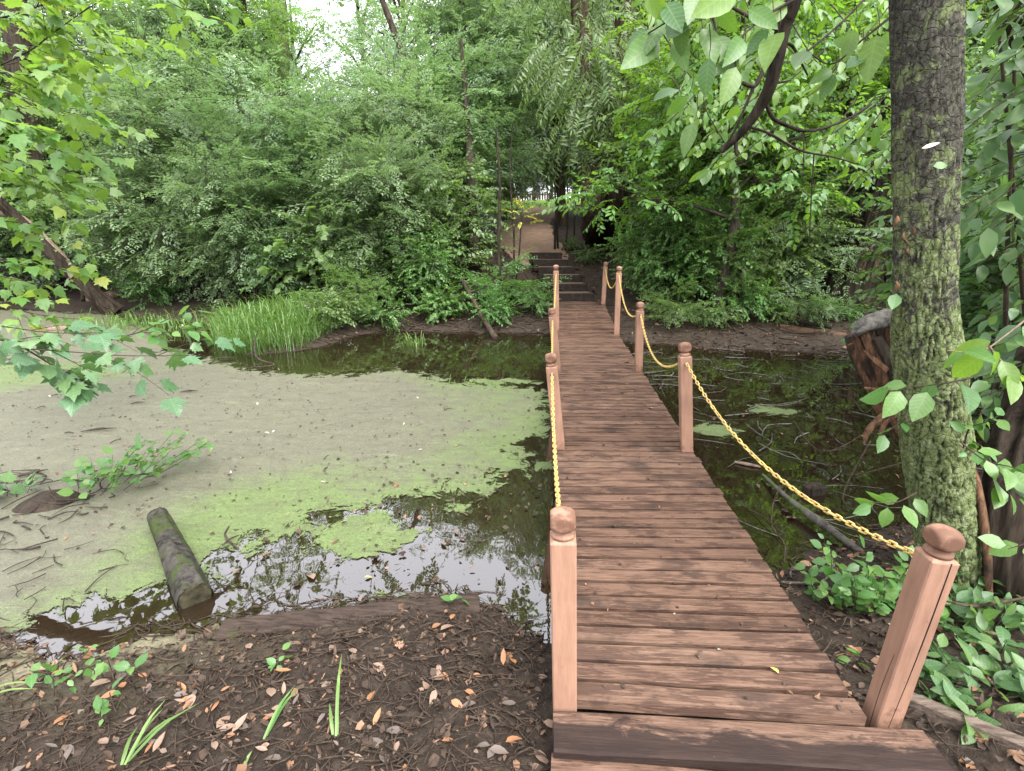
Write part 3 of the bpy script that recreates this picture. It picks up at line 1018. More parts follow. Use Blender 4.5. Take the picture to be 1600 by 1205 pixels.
chain(EYE[('R1', 1)], EYE[('R2', -1)], .20, 'thick yellow chain from the leaning front right post to the second right post')
chain(EYE[('R2', 1)], EYE[('R3', -1)], .27, 'yellow chain sagging over dark water between second and third right posts')
chain(EYE[('R3', 1)], EYE[('R4', -1)], .26, 'yellow chain between third right post and the taller fourth right post')
chain(EYE[('R4', 1)], EYE[('R5', -1)], .30, 'short looking yellow chain at the far right bridge end')
chain(EYE[('L1', 1)], EYE[('L2', -1)], .16, 'yellow chain beside duckweed between front left and second left posts')
chain(EYE[('L2', 1)], EYE[('L3', -1)], .18, 'yellow chain between second and third left posts')
chain(EYE[('L3', 1)], EYE[('L4', -1)], .22, 'yellow chain between third left post and the tall far left post')

# front step: two broad stained boards, and the grey edging rail
st = thing('front_step', 'broad dark stained wooden step at the near end of the footbridge', 'step', (.7, 1.4, .1))


def board(root, name, x0, x1, y0, y1, z0, z1, mat, yaw=0.0, n=10, seed=1):
    r = np.random.default_rng(seed)
    mb = MB()
    xs = np.linspace(x0, x1, n)
    vv = []
    for q, xx in enumerate(xs):
        e = (r.random(4) - .5) * .006
        j = (r.random() - .5) * .02 if q in (0, n - 1) else 0
        vv.append([(xx + j, y0 + e[0], z0), (xx + j, y0 + e[0], z1 - .006), (xx + j, y0 + .008 + e[0], z1), (xx + j, y1 - .008 + e[1], z1 + e[2] * .3), (xx + j, y1 + e[1], z1 - .006), (xx + j, y1 + e[1], z0)])
    vv = np.array(vv).reshape(-1, 3)
    f = [[q * 6 + e, q * 6 + (e + 1) % 6, (q + 1) * 6 + (e + 1) % 6, (q + 1) * 6 + e] for q in range(n - 1) for e in range(6)]
    mb.add(vv, f)
    for e in (0, n - 1):
        b = e * 6
        ff = [[b, b + 1, b + 2, b + 5], [b + 2, b + 3, b + 4, b + 5]]
        mb.q.append(np.array([x[::-1] for x in ff] if e == 0 else ff)); mb.qm.append(np.zeros(2))
    c = np.array([(x0 + x1) / 2, (y0 + y1) / 2, 0])
    mb.v = [(np.concatenate(mb.v) - c) @ rotz(yaw).T + c]
    o = part(root, name, mb, mat, smooth=False)
    return o


board(st, 'board', .035, 1.345, 1.345, 1.506, .17, .258, M['step_board'], .022, seed=4)
board(st, 'board', .02, 1.30, 1.12, 1.333, .12, .225, M['plank'], -.035, seed=8)

mb = MB()
a0, a1 = np.array([1.425, 1.715]), np.array([2.05, 1.33])
dv = nrm(a1 - a0); ang = math.atan2(dv[1], dv[0])
L = np.linalg.norm(a1 - a0)
box(mb, (0, -.025, .05), (L, .025, .215), bev=.006, R=rotz(ang))
v = np.concatenate(mb.v); v[:, :2] += a0; mb.v = [v]
solo('edging_rail', mb, M['grey_rail'], 'weathered grey brown timber rail leading right from the front post', 'timber rail', smooth=False)

# earth steps with timber risers up the far bank
fs = thing('earth_steps', 'six dark timber edged earth steps climbing the far bank beyond the bridge', 'steps', (.1, 13.4, .4))
sx_ = [.50, .38, .27, .10, -.07, -.22]
for k in range(6):
    yy = 12.0 + .58 * k
    zt = .655 + .163 * k
    ya = .17 - .03 * k
    R = rotz(ya)
    for nm, lo, hi, mt in (('riser', (-.46, -.05, -.30), (.46, .05, 0), M['riser']), ('tread', (-.47, .052, -.30), (.44, .62, -.012), M['earth_step'])):
        mb = MB()
        box(mb, lo, hi, bev=.012, R=R)
        v = np.concatenate(mb.v) + np.array([sx_[k], yy, zt]); mb.v = [v]
        part(fs, nm, mb, mt, smooth=False)
# dirt landing between the deck end and the first step
mb = MB()
a = np.linspace(0, 2 * math.pi, 24, endpoint=False)
for s, z in ((1, .0),):
    r = 1 + .25 * (fbm(np.cos(a) * 2, np.sin(a) * 2, 4) - .5)
    v = np.column_stack([.55 + .62 * r * np.cos(a), 11.75 + .30 * r * np.sin(a), .47 + a * 0])
    mb.add(np.vstack([v, [[.55, 11.75, .49]], v - [0, 0, .3]]), [[q, (q + 1) % 24, 24] for q in range(24)])
    n0 = mb.n - len(v) * 2 - 1
    mb.q.append(np.array([[q + 25, (q + 1) % 24 + 25, (q + 1) % 24, q] for q in range(24)]) + n0); mb.qm.append(np.zeros(24))
o = solo('dirt_landing', mb, M['earth_step'], 'x', 'x'); del o['label'], o['category']; o['kind'] = 'structure'

# ------------------------------------------------------------------ leaves, sprays, crowns
def leaf_tmpl(w=.5, n=3, fold=.22, droop=.18, peak=.42):
    ts = np.linspace(0, 1, n + 2)[1:-1]
    v = [(0, 0, 0)]
    for t in ts:
        ww = w * .5 * (math.sin(math.pi * t ** (math.log(.5) / math.log(peak)))) ** .8
        z = -droop * t * t
        v += [(-ww, t, z + fold * ww), (0, t, z), (ww, t, z + fold * ww)]
    v.append((0, 1, -droop))
    f = [[0, 2, 1], [0, 3, 2]]
    for q in range(n - 1):
        b = 1 + q * 3
        f += [[b, b + 1, b + 4], [b, b + 4, b + 3], [b + 1, b + 2, b + 5], [b + 1, b + 5, b + 4]]
    b = 1 + (n - 1) * 3; e = len(v) - 1
    f += [[b, b + 1, e], [b + 1, b + 2, e]]
    return np.array(v, float), np.array(f)


def maple_tmpl(seed=0, droop=.22):
    r = np.random.default_rng(seed)
    pts = [(0.0, -.02), (.16, -.06), (.40, .02), (.34, .12), (.52, .26), (.38, .30), (.60, .52), (.44, .50), (.30, .46), (.27, .62), (.22, .70), (.16, .72), (0.0, 1.0)]
    o = pts + [(-x, y) for x, y in pts[-2:0:-1]]
    o = np.array(o) * (1 + (r.random((len(o), 1)) - .5) * .1)
    z = -droop * (o[:, 1] ** 2 + .8 * o[:, 0] ** 2) + .10 * np.abs(o[:, 0]) + (r.random(len(o)) - .5) * .03
    v = np.vstack([[[0, .30, .0]], np.column_stack([o, z])])
    k = len(o)
    return v, np.array([[0, 1 + q, 1 + (q + 1) % k] for q in range(k)])


DIA = (np.array([(0, 0, 0), (-.24, .45, .05), (0, 1, -.1), (.24, .45, .05)]), np.array([[0, 2, 1], [0, 3, 2]]))
OVAL = leaf_tmpl(.55, 2)
LANCE = leaf_tmpl(.24, 2, .2, .25)


def spray(rg, kind):
    """a leafy twig along +Y of unit order; returns leaf v,f and twig v,f"""
    lm, tw = MB(), MB()
    L = dict(feather=.55, oval=.5, lance=.75, lime=.55, lobed=.5)[kind]
    ts = np.linspace(0, 1, 6)
    bend = (rg.random() - .5) * .25
    c = np.column_stack([bend * ts ** 2 * L, ts * L, -.16 * ts ** 2 * L])
    tube(tw, c, [.006, .0025], 3, 4, cap=False)

    def at(t): return np.array([np.interp(t, ts, c[:, q]) for q in range(3)])
    if kind == 'feather':
        for q, t in enumerate(np.linspace(.12, 1, 8)):
            s = 1 if q % 2 else -1
            az = s * (rad(62) * (1 - .8 * (t > .97)) + (rg.random() - .5) * .5)
            rd = np.array([math.sin(az), math.cos(az), -.22 + (rg.random() - .5) * .3]); rd = nrm(rd)
            rl = .20 + .08 * rg.random()
            side = nrm(np.cross(rd, [0, 0, 1.0]))
            p0 = at(t)
            d, n_, p = [], [], []
            for e in np.linspace(.25, 1, 5):
                for s2 in (-1, 1):
                    d.append(rd * .55 + side * s2 * .8 + (rg.random(3) - .5) * .35); p.append(p0 + rd * rl * e - np.array([0, 0, .05 * e * e]))
                    n_.append(np.array([0, 0, 1.0]) + (rg.random(3) - .5) * .9)
            d.append(rd); p.append(p0 + rd * rl); n_.append(np.array([0, 0, 1.0]))
            lm.scatter(*DIA, frames(np.array(d), np.array(n_), .072 * (.75 + .5 * rg.random(len(d)))), np.array(p))
    else:
        n = dict(oval=16, lance=20, lime=12, lobed=9)[kind]
        tm = dict(oval=OVAL, lance=LANCE, lime=OVAL, lobed=None)[kind]
        sz = dict(oval=.085, lance=.13, lime=.12, lobed=.13)[kind]
        d, n_, p = [], [], []
        for q, t in enumerate(np.linspace(.08, 1, n)):
            s = 1 if q % 2 else -1
            az = s * (rad(55) * (1 - .8 * (t > .97)) + (rg.random() - .5) * .7)
            d.append(np.array([math.sin(az), math.cos(az), -.35 + (rg.random() - .5) * .6])); p.append(at(t))
            n_.append(np.array([0, 0, 1.0]) + (rg.random(3) - .5) * 1.1)
        if tm is None: tm = maple_tmpl(int(rg.integers(9)))
        lm.scatter(*tm, frames(np.array(d), np.array(n_), sz * (.7 + .6 * rg.random(n))), np.array(p))
    return np.concatenate(lm.v), np.concatenate(lm.t), np.concatenate(tw.v), np.concatenate(tw.q)


_r0 = np.random.default_rng(11)
SPR = {k: [spray(_r0, k) for _ in range(5)] for k in ('feather', 'oval', 'lance', 'lime', 'lobed')}


def crown_mb(rg, lobes, n, kind, size=1.0, hang=0.0, shell=.38):
    """lobes: (cx, cy, cz, rx, ry, rz) ; sprays grow outward from each lobe, denser near its skin"""
    mb = MB()
    lobes = np.array(lobes, float)
    wts = (lobes[:, 3] * lobes[:, 5]); wts /= wts.sum()
    li = rg.choice(len(lobes), n, p=wts)
    u = nrm(rg.normal(size=(n, 3)))
    rr = rg.random(n) ** shell
    # clumps: light and dark masses inside each lobe
    ph = rg.random(3) * 9
    cl = fbm(u[:, 0] * 2.6 + ph[0] + li, u[:, 2] * 2.6 + u[:, 1] * 1.9 + ph[1], 4, 2)
    rr = rr * (.62 + .75 * cl)
    p = lobes[li, :3] + u * rr[:, None] * lobes[li, 3:]
    d = u * np.array([1, 1, .35]) + rg.normal(size=(n, 3)) * .35
    d[:, 2] += .15 - hang * 1.6 - .25 * rg.random(n)
    nn_ = np.array([0, 0, 1.0]) + u * .45 + rg.normal(size=(n, 3)) * .3
    if hang > .4: nn_ = u + rg.normal(size=(n, 3)) * .4
    sc = size * (.7 + .6 * rg.random(n))
    R = frames(d, nn_, sc)
    which = rg.integers(0, 5, n)
    for k in range(5):
        lv, lf, tv, tf = SPR[kind][k]
        s = which == k
        mb.scatter(lv, lf, R[s], p[s], 0)
        mb.scatter(tv, tf, R[s], p[s], 1)
    return mb, p


def stems_mb(rg, base_pts, tips, r0, sides=6, wob=.06, minor=None, rough=.12):
    mb = MB()
    for q, (b, t) in enumerate(zip(base_pts, tips)):
        b = np.array(b, float); t = np.array(t, float)
        L = np.linalg.norm(t - b)
        m = [b + (t - b) * e + rg.normal(size=3) * wob * L * np.array([1, 1, .3]) * math.sin(math.pi * e) for e in (0, .25, .5, .75, 1)]
        tube(mb, m, [r0, r0 * .75, r0 * .5, r0 * .22], sides, 10, rough=rough, seed=q)
        if minor is not None:
            for k in range(minor):
                e = .3 + .65 * rg.random()
                s = np.array([np.interp(e, [0, .25, .5, .75, 1], [x[c] for x in m]) for c in range(3)])
                dr = nrm(nrm(rg.normal(size=3) * np.array([1, 1, .4])) + np.array([0, 0, .5])) * L * (.2 + .2 * rg.random())
                tube(mb, [s, s + dr * .5 + rg.normal(size=3) * .05, s + dr], [r0 * .32, r0 * .2, r0 * .08], 4, 6, rough=rough)
    return mb


PROTO = {}


def proto_shrub(key, kind, mat, H, Rd, n, seed, size=1.0, nst=5, stemmat='bark_stem', low=.12, hang=0.0, shape='bush'):
    rg = np.random.default_rng(seed)
    lobes = []
    if shape == 'bush':
        for k in range(9):
            a = rg.random() * 6.283; e = (k + .5) / 9
            rr = Rd * (.55 * rg.random() ** .6) * (1.15 - .55 * e)
            lobes.append((rr * math.cos(a), rr * math.sin(a), H * (low + .12 + (.80 - low) * e), Rd * (.62 - .22 * e), Rd * (.62 - .22 * e), H * .17))
    elif shape == 'tree':
        for k in range(13):
            a = k * 2.4 + rg.random(); e = (k + .5) / 13
            rr = Rd * (.35 + .5 * rg.random()) * (1.1 - .6 * e)
            lobes.append((rr * math.cos(a), rr * math.sin(a), H * (low + (.95 - low) * e), Rd * .48, Rd * .48, H * .085))
    elif shape == 'low':
        for k in range(4):
            a = rg.random() * 6.283
            lobes.append((Rd * .4 * math.cos(a), Rd * .4 * math.sin(a), H * (.35 + .4 * rg.random()), Rd * .55, Rd * .55, H * .35))
    cm, pts = crown_mb(rg, lobes, n, kind, size, hang)
    if shape == 'tree':
        sm = MB()
        top = np.array([rg.normal() * .3, rg.normal() * .3, H * .97])
        r0 = H * .0135
        mid = [np.zeros(3), np.array([rg.normal() * .15, rg.normal() * .15, H * .33]), np.array([rg.normal() * .3, rg.normal() * .3, H * .66]), top]
        tube(sm, mid, [r0 * 1.25, r0, r0 * .7, r0 * .2], 9, 22, rough=.16, seed=seed)
        for lb in lobes:
            e = max(.15, (lb[2] / H) * .82)
            s = np.array([np.interp(e, [0, .33, .66, .97], [x[c] for x in mid]) for c in range(3)])
            tp = np.array(lb[:3])
            tube(sm, [s, (s + tp) / 2 + np.array([0, 0, .12]), tp], [r0 * .45, r0 * .3, r0 * .1], 5, 8, rough=.15)
            for k in range(4):
                q = tp + nrm(rg.normal(size=3)) * np.array(lb[3:]) * .7
                tube(sm, [(s + tp) / 2, (tp + q) / 2, q], [r0 * .18, r0 * .1, r0 * .04], 3, 5, cap=False)
    else:
        nb = len(lobes) if shape == 'bush' else 3
        base = [(rg.normal() * .10 * Rd, rg.normal() * .10 * Rd, -.15) for _ in range(nb)]
        sm = stems_mb(rg, base, [np.array(l[:3]) + np.array([0, 0, l[5] * .5]) for l in lobes[:nb]], H * .0075 if shape == 'bush' else .008, 5, .07, 3)
    PROTO[key] = (cm.mesh('crown', [M[mat], M['twig_dark']], smooth=False), sm.mesh('stems', M[stemmat]), shape)


proto_shrub('featherA', 'feather', 'leaf_feather', 4.6, 2.0, 620, 1)
proto_shrub('featherB', 'feather', 'leaf_feather', 4.0, 1.9, 560, 2)
proto_shrub('featherC', 'feather', 'leaf_feather', 3.2, 1.7, 430, 3, .95)
proto_shrub('ovalA', 'oval', 'leaf_dark', 3.6, 1.7, 620, 4)
proto_shrub('ovalB', 'oval', 'leaf_mid', 3.0, 1.5, 520, 5)
proto_shrub('lobedA', 'lobed', 'leaf_fresh', 1.3, .9, 150, 6, .8, shape='low')
proto_shrub('lowA', 'oval', 'leaf_fresh', .8, .6, 110, 7, .75, shape='low')
proto_shrub('lowB', 'feather', 'leaf_fresh', .7, .6, 60, 8, .7, shape='low')
proto_shrub('treeA', 'oval', 'leaf_mid', 11.5, 3.0, 1700, 9, 1.35, low=.20, shape='tree', stemmat='bark_dark')
proto_shrub('treeB', 'feather', 'leaf_feather', 10.5, 3.2, 1300, 10, 1.5, low=.18, shape='tree', stemmat='bark_dark')
proto_shrub('treeC', 'lance', 'leaf_mid', 11.0, 3.0, 1700, 12, 1.4, low=.2, shape='tree', stemmat='bark_brown', hang=.8)
proto_shrub('treeS', 'feather', 'leaf_feather', 11.0, 3.0, 420, 19, 1.15, low=.25, shape='tree', stemmat='bark_dark')
proto_shrub('treeL', 'oval', 'leaf_lime', 11.0, 3.2, 800, 23, 1.2, low=.2, shape='tree', stemmat='bark_dark')
proto_shrub('limeT', 'lime', 'leaf_lime', 7.0, 2.6, 900, 13, 1.0, low=.35, shape='tree', stemmat='bark_stem')


def grow(key, name, label, cat, x, y, s=1.0, rz=0.0, group=None, mat=None, dz=-.05, sz=None):
    cm, sm, shape = PROTO[key]
    t = thing(name, label, cat, (x, y, float(ground_z(x, y)) + dz), group, rz)
    t.scale = (s, s, sz or s)
    c = link('crown', cm, t)
    link('trunk' if shape == 'tree' else 'stems', sm, t)
    if mat:
        c.material_slots[0].link = 'OBJECT'; c.material_slots[0].material = M[mat]
    return t


def at(px, D, off=0.0):
    """ground spot straight below photo column px at distance D"""
    q = Q(px, 367, D)
    return q[0] + off, D


# thicket beyond the pond, left of the bridge: (column, distance, prototype, scale, label)
TG = 'shrubs of the thicket beyond the pond'
for k, (px, D, key, s, mat, lab) in enumerate([
        (70, 14.5, 'ovalA', 1.05, None, 'dark shrub behind the leaning trunk at the far left of the pond'),
        (150, 16.0, 'featherA', 1.35, None, 'tall feathery shrub behind the pale fallen log'),
        (215, 14.2, 'featherC', .95, None, 'grey green feathery shrub just right of the pale fallen log'),
        (275, 13.2, 'featherB', 1.25, None, 'broad feathery shrub behind the left end of the tall grass'),
        (330, 15.2, 'featherA', 1.42, None, 'tallest pale feathery shrub, standing behind the tall grass clump'),
        (385, 12.6, 'featherC', 1.15, None, 'low feathery shrub right behind the tall grass clump'),
        (455, 13.4, 'featherB', 1.2, None, 'rounded feathery shrub between the tall grass and the sky gap'),
        (500, 12.2, 'lobedA', 1.5, 'leaf_mid', 'lobed leaf shrub with bright leaves over the dark far waterline'),
        (530, 14.8, 'featherA', 1.08, None, 'feathery shrub directly below the big gap of white sky'),
        (590, 12.6, 'featherC', 1.2, None, 'feathery shrub leaning over the dark water right of the grass'),
        (625, 14.2, 'featherA', 1.0, None, 'feathery shrub with dark crooked stems left of the dark double trunk'),
        (690, 13.2, 'ovalB', 1.05, None, 'mid green shrub around the dark trunk left of the bridge end'),
        (665, 15.6, 'featherA', 1.15, None, 'feathery shrub rising behind the dark trunk near the steps'),
        (672, 17.0, 'featherB', 1.45, None, 'feathery shrub closing in on the left side of the footpath'),
        (660, 11.9, 'ovalB', .62, 'leaf_fresh', 'small bright shrub on the bank beside the leaning dead stick'),
        (560, 11.8, 'ovalB', .55, 'leaf_mid', 'small shrub hanging over the far waterline left of the dead stick'),
        (420, 11.9, 'ovalB', .6, 'leaf_dark', 'small dark shrub growing out of the tall grass'),
        (10, 17.0, 'featherA', 1.4, None, 'feathery shrub at the left edge, far behind the leaning trunk'),
        (-60, 14.0, 'featherB', 1.1, None, 'feathery shrub overhanging the left end of the pond'),
]):
    x, y = at(px, D)
    grow(key, 'shrub', lab, 'shrub', x, y, s, k * 1.7, TG, mat)

# right of the bridge
for k, (px, D, key, s, mat, lab) in enumerate([
        (1075, 13.8, 'ovalA', .95, 'leaf_mid', 'dark green shrub to the right of the big two stemmed trunk'),
        (1065, 12.6, 'ovalB', .85, 'leaf_mid', 'mid green shrub on the bank behind the third right post'),
        (1120, 13.2, 'ovalA', 1.0, 'leaf_mid', 'glossy shrub with drooping sprays right of centre on the far bank'),
        (1180, 12.4, 'ovalA', .98, 'leaf_mid', 'leafy shrub whose sprays hang to the bank above the fallen logs'),
        (1255, 13.0, 'ovalA', 1.05, None, 'dark shrub left of the leaning hollow trunk'),
        (1330, 14.0, 'featherB', 1.05, 'leaf_dark', 'shrub behind the leaning hollow trunk'),
        (1420, 11.5, 'ovalA', 1.1, None, 'dark shrub hidden partly by the mossy trunk'),
        (1050, 17.2, 'featherA', 1.0, 'leaf_mid', 'tall dim shrub behind the big two stemmed trunk'),
        (1090, 16.5, 'ovalA', 1.3, None, 'tall dim shrub far behind the bank logs'),
        (1200, 17.0, 'featherA', 1.15, 'leaf_mid', 'tall feathery shrub in the right thicket'),
        (1310, 17.5, 'ovalA', 1.35, None, 'tall dark shrub at the back of the right thicket'),
        (1500, 13.5, 'ovalA', 1.2, None, 'shrub seen just right of the mossy trunk in the distance'),
        (1680, 5.4, 'ovalB', 1.1, 'leaf_big', 'tall leafy shrub closing the right edge behind the broad leaved bush'),
        (1640, 6.8, 'ovalB', 1.1, 'leaf_big', 'tall leafy shrub filling the gap right of the mossy trunk'),
        (1600, 11.0, 'ovalA', 1.2, None, 'shrub at the far right behind the broad leaved bush'),
        (1012, 12.2, 'ovalB', .5, 'leaf_mid', 'low shrub right behind the far right post'),
        (1040, 11.8, 'ovalB', .7, 'leaf_fresh', 'low bright shrub at the top of the right bank'),
        (1100, 11.6, 'ovalB', .75, 'leaf_fresh', 'bright low shrub in the middle of the right bank'),
        (1150, 11.2, 'featherC', .62, 'leaf_mid', 'low feathery shrub above the brown bank log'),
        (1215, 11.6, 'ovalB', .8, 'leaf_mid', 'low shrub above the rotting bank log'),
        (1270, 12.0, 'featherC', .8, None, 'grey green low shrub left of the leaning hollow trunk'),
        (1030, 18.5, 'featherB', .95, None, 'feathery shrub right behind the big two stemmed trunk'),
]):
    x, y = at(px, D)
    grow(key, 'shrub', lab, 'shrub', x, y, s, k * 2.1 + .5, 'shrubs of the thicket right of the bridge', mat)

# taller trees behind
BG = 'tall trees behind the thicket'
for k, (px, D, key, s, mat, lab) in enumerate([
        (-40, 19, 'treeL', 1.0, None, 'tall bright green tree at the top left corner behind the maple twigs'),
        (90, 22, 'treeL', 1.05, None, 'tall tree second from the left edge behind the thicket'),
        (190, 20, 'treeL', .9, None, 'tall feathery tree behind the dark leaning trunk'),
        (300, 23, 'treeL', 1.0, None, 'tall yellow green tree left of the mossy upright trunk'),
        (395, 26, 'treeL', .95, None, 'tall tree behind the mossy upright trunk'),
        (415, 18.5, 'treeS', .95, 'leaf_lime', 'thin lime leaved tree just in front of the mossy upright trunk'),
        (450, 33, 'treeS', .9, None, 'slim distant tree at the left side of the sky gap'),
        (590, 26, 'treeS', 1.0, None, 'thin leaved tree standing in the sky gap'),
        (500, 24, 'treeS', .85, None, 'thin leaved tree at the left edge of the sky gap'),
        (650, 21.5, 'treeS', .9, None, 'thin leaved tree at the right edge of the sky gap'),
        (738, 19.5, 'treeB', .8, None, 'pale feathery tree above the left side of the footpath'),
        (250, 18.5, 'treeB', .82, None, 'pale feathery tree behind the tallest left shrub'),
        (370, 18.5, 'treeB', .8, None, 'pale feathery tree in front of the mossy upright trunk'),
        (790, 24, 'treeC', 1.0, None, 'tall tree with drooping foliage left of the footpath'),
        (800, 30, 'treeC', 1.05, None, 'drooping tree straight behind the footpath'),
        (880, 22, 'treeC', 1.05, 'leaf_feather', 'tall drooping tree above the big two stemmed trunk'),
        (975, 23, 'treeC', 1.05, 'leaf_feather', 'tall drooping tree right of the footpath'),
        (1050, 21, 'treeA', 1.0, None, 'tall broad leaved tree behind the hanging bare branch'),
        (1150, 23, 'treeA', 1.1, 'leaf_mid', 'tall tree in the middle of the right thicket'),
        (1250, 20, 'treeA', 1.0, None, 'tall tree behind the leaning hollow trunk'),
        (1370, 22, 'treeB', 1.1, 'leaf_mid', 'tall feathery tree left behind the mossy trunk'),
        (1500, 18, 'treeA', 1.0, 'leaf_mid', 'tall tree right behind the mossy trunk'),
        (1620, 16, 'treeA', 1.0, None, 'tall tree at the right edge behind the broad leaved bush'),
]):
    x, y = at(px, D)
    grow(key, 'tree', lab, 'tree', x, y, s, k * 1.3, BG, mat)
for k, (px, D, key, s, lab) in enumerate([(30, 42, 'treeA', 1.1, 0), (180, 45, 'treeL', 1.2, 0), (330, 44, 'treeL', 1.0, 0), (440, 52, 'treeL', .7, 0), (560, 56, 'treeS', .45, 0), (640, 54, 'treeL', .4, 0),
                                           (740, 50, 'treeC', .9, 0), (812, 46, 'treeA', .8, 0), (862, 44, 'treeA', .8, 0), (900, 48, 'treeA', 1.3, 0), (1020, 44, 'treeB', 1.2, 0), (1140, 42, 'treeA', 1.2, 0), (1290, 40, 'treeC', 1.2, 0), (1420, 38, 'treeB', 1.2, 0), (1560, 36, 'treeA', 1.2, 0), (1700, 30, 'treeB', 1.2, 0), (-120, 34, 'treeB', 1.2, 0)]):
    x, y = at(px, D)
    grow(key, 'tree', 'distant tree filling the gaps far behind the thicket', 'tree', x, y, s, k * .9, 'distant trees at the back of the wood')
# yellow-green trees at upper right
for k, (px, D, s, lab) in enumerate([(1085, 12.8, .95, 'yellow green broad leaved young tree right of the footpath'), (1130, 10.8, .9, 'yellow green young tree behind the hanging bare branch'), (1290, 13.2, 1.0, 'yellow green young tree next to the mossy trunk'), (20, 14.5, 1.0, 'yellow green young tree behind the maple twigs at the left edge'), (130, 16.5, 1.05, 'yellow green young tree between the maple twigs and the dark crooked trunk'), (-80, 13.5, 1.0, 'yellow green young tree over the left end of the pond')]):
    x, y = at(px, D)
    grow('limeT', 'young_tree', lab, 'tree', x, y, s, k * 2.3, 'yellow green young trees')

# bank plants
for k, (px, py, z, key, s, mat, lab) in enumerate([
        (700, 500, .12, 'lobedA', .62, 'leaf_fresh', 'bright lobed plant at the foot of the leaning dead stick'),
        (800, 470, .5, 'lowB', 1.25, 'leaf_fresh', 'bright feathery plant on the bank left of the bridge end'),
        (770, 500, .2, 'lowA', .7, 'leaf_fresh', 'small green plant just left of the tall far left post'),
        (838, 480, .4, 'lowA', .6, 'leaf_mid', 'small plant squeezed between the earth steps and the left posts'),
        (1000, 450, .6, 'lowA', .9, 'leaf_fresh', 'leafy plant behind the far right bridge post'),
        (1025, 470, .5, 'lowA', .85, 'leaf_mid', 'leafy plant behind the third right post'),
        (1095, 440, .8, 'lowA', 1.3, 'leaf_fresh', 'broad green plant in the middle of the right bank'),
        (1165, 505, .25, 'lowA', .85, 'leaf_fresh', 'bright plant sprouting beside the bank log'),
        (1213, 512, .2, 'lowA', .5, 'leaf_mid', 'small plant sprouting from the bank log'),
        (1318, 512, .2, 'lowA', .5, 'leaf_fresh', 'small plant at the foot of the leaning hollow trunk'),
        (1285, 440, .8, 'lowA', .7, 'leaf_fresh', 'isolated bright plant left of the leaning hollow trunk'),
        (1145, 395, 1.0, 'lowB', 1.5, 'leaf_mid', 'feathery plant hanging over the right bank'),
        (920, 410, 1.2, 'lowA', .6, 'leaf_mid', 'small plant beside the top of the earth steps'),
        (890, 400, 1.3, 'lowA', .45, 'leaf_mid', 'tiny plant right of the top earth step'),
        (990, 400, 1.2, 'lowA', .8, 'leaf_fresh', 'green plant in front of the big two stemmed trunk'),
        (600, 505, .15, 'lowA', .8, 'leaf_fresh', 'green plant drooping to the dark water left of the dead stick'),
        (540, 500, .2, 'lowB', 1.2, 'leaf_mid', 'feathery plant on the far waterline below the shrubs'),
        (1055, 508, .2, 'lowB', .9, 'leaf_mid', 'feathery plant at the water edge behind the third right post'),
        (1120, 512, .2, 'lowA', .6, 'leaf_mid', 'small plant in front of the brown bank log'),
        (1262, 500, .35, 'lowB', .9, 'leaf_dark', 'dark feathery plant between the two rotting bank logs'),
        (505, 518, .1, 'lowA', .9, 'leaf_mid', 'green plant between the tall grass and the dark far water'),
        (240, 470, .3, 'lowA', 1.0, 'leaf_fresh', 'green plant between the pale log and the tall grass'),
]):
    p = P(px, py, z)
    grow(key, 'bank_plant', lab, 'plant', p[0], p[1], s, k * 1.1, 'low plants along the far bank', mat)

# ------------------------------------------------------------------ trunks, logs, stumps
def tubesolo(name, pts, radii, mat, label, cat, sides=12, segs=30, rough=.2, seed=1, freq=(1.5, 6.0), group=None, cap=True):
    mb = MB()
    tube(mb, pts, radii, sides, segs, rough=rough, seed=seed, freq=freq, cap=cap)
    return solo(name, mb, mat, label, cat, pts[0], group)


# the big mossy tree by the bridge
tr = thing('mossy_tree', 'big upright tree trunk covered in green lichen right of the bridge', 'tree', (2.2, 2.66, 0))
pix = [(1447, -330, 112), (1447, -150, 112), (1447, 0, 112), (1447, 200, 107), (1445, 350, 102), (1443, 480, 98), (1450, 560, 112), (1455, 640, 106), (1462, 720, 106), (1474, 800, 104), (1482, 870, 106), (1488, 930, 122), (1490, 985, 150)]
cl, rr_ = [], []
for x, y, w in pix:
    p = Q(x, y, 2.62)
    zc = (p - CAM) @ _f
    cl.append(p); rr_.append(w / 2 / 800 * zc * .85)
cl = np.array(cl)[::-1]; rr_ = np.array(rr_)[::-1]
m_, s_ = 330, 150
c = catmull(cl, m_)
r = np.interp(np.linspace(0, 1, m_), np.linspace(0, 1, len(rr_)), rr_)
a = np.linspace(0, 2 * math.pi, s_, endpoint=False)
A_, Z_ = np.meshgrid(a, c[:, 2])
ca, sa = np.cos(A_), np.sin(A_)
lump = fbm(ca * 1.2 + 5, sa * 1.2 + Z_ * 1.4, 3, 3) - .5
wx = fbm(ca * 5 + 11, sa * 5 + Z_ * 9, 8, 3) * 1.6
pl = fbm(ca * 4.2 + wx, sa * 4.2 + Z_ * 8 + wx, 21, 2)
crack = 1 - np.clip(np.abs(pl - .5) / .045, 0, 1)
pl2 = fbm(ca * 9 + wx, sa * 9 + Z_ * 14, 33, 2)
crack = np.maximum(crack, .8 * (1 - np.clip(np.abs(pl2 - .5) / .05, 0, 1)))
crack *= sstep(2.6, 1.2, Z_) * .75 + .25
rough_ = fbm(ca * 16, sa * 16 + Z_ * 22, 5, 3) - .5
R_ = r[:, None] * (1 + .22 * lump) + .016 * rough_ - .016 * crack
R_ *= 1 + .10 * np.exp(-((Z_ - .95) / .10) ** 2) * np.maximum(0, np.cos(A_ + .3))
v = np.stack([c[:, 0][:, None] + R_ * ca, c[:, 1][:, None] + R_ * sa, np.broadcast_to(c[:, 2][:, None], R_.shape)], -1)
mb = MB()
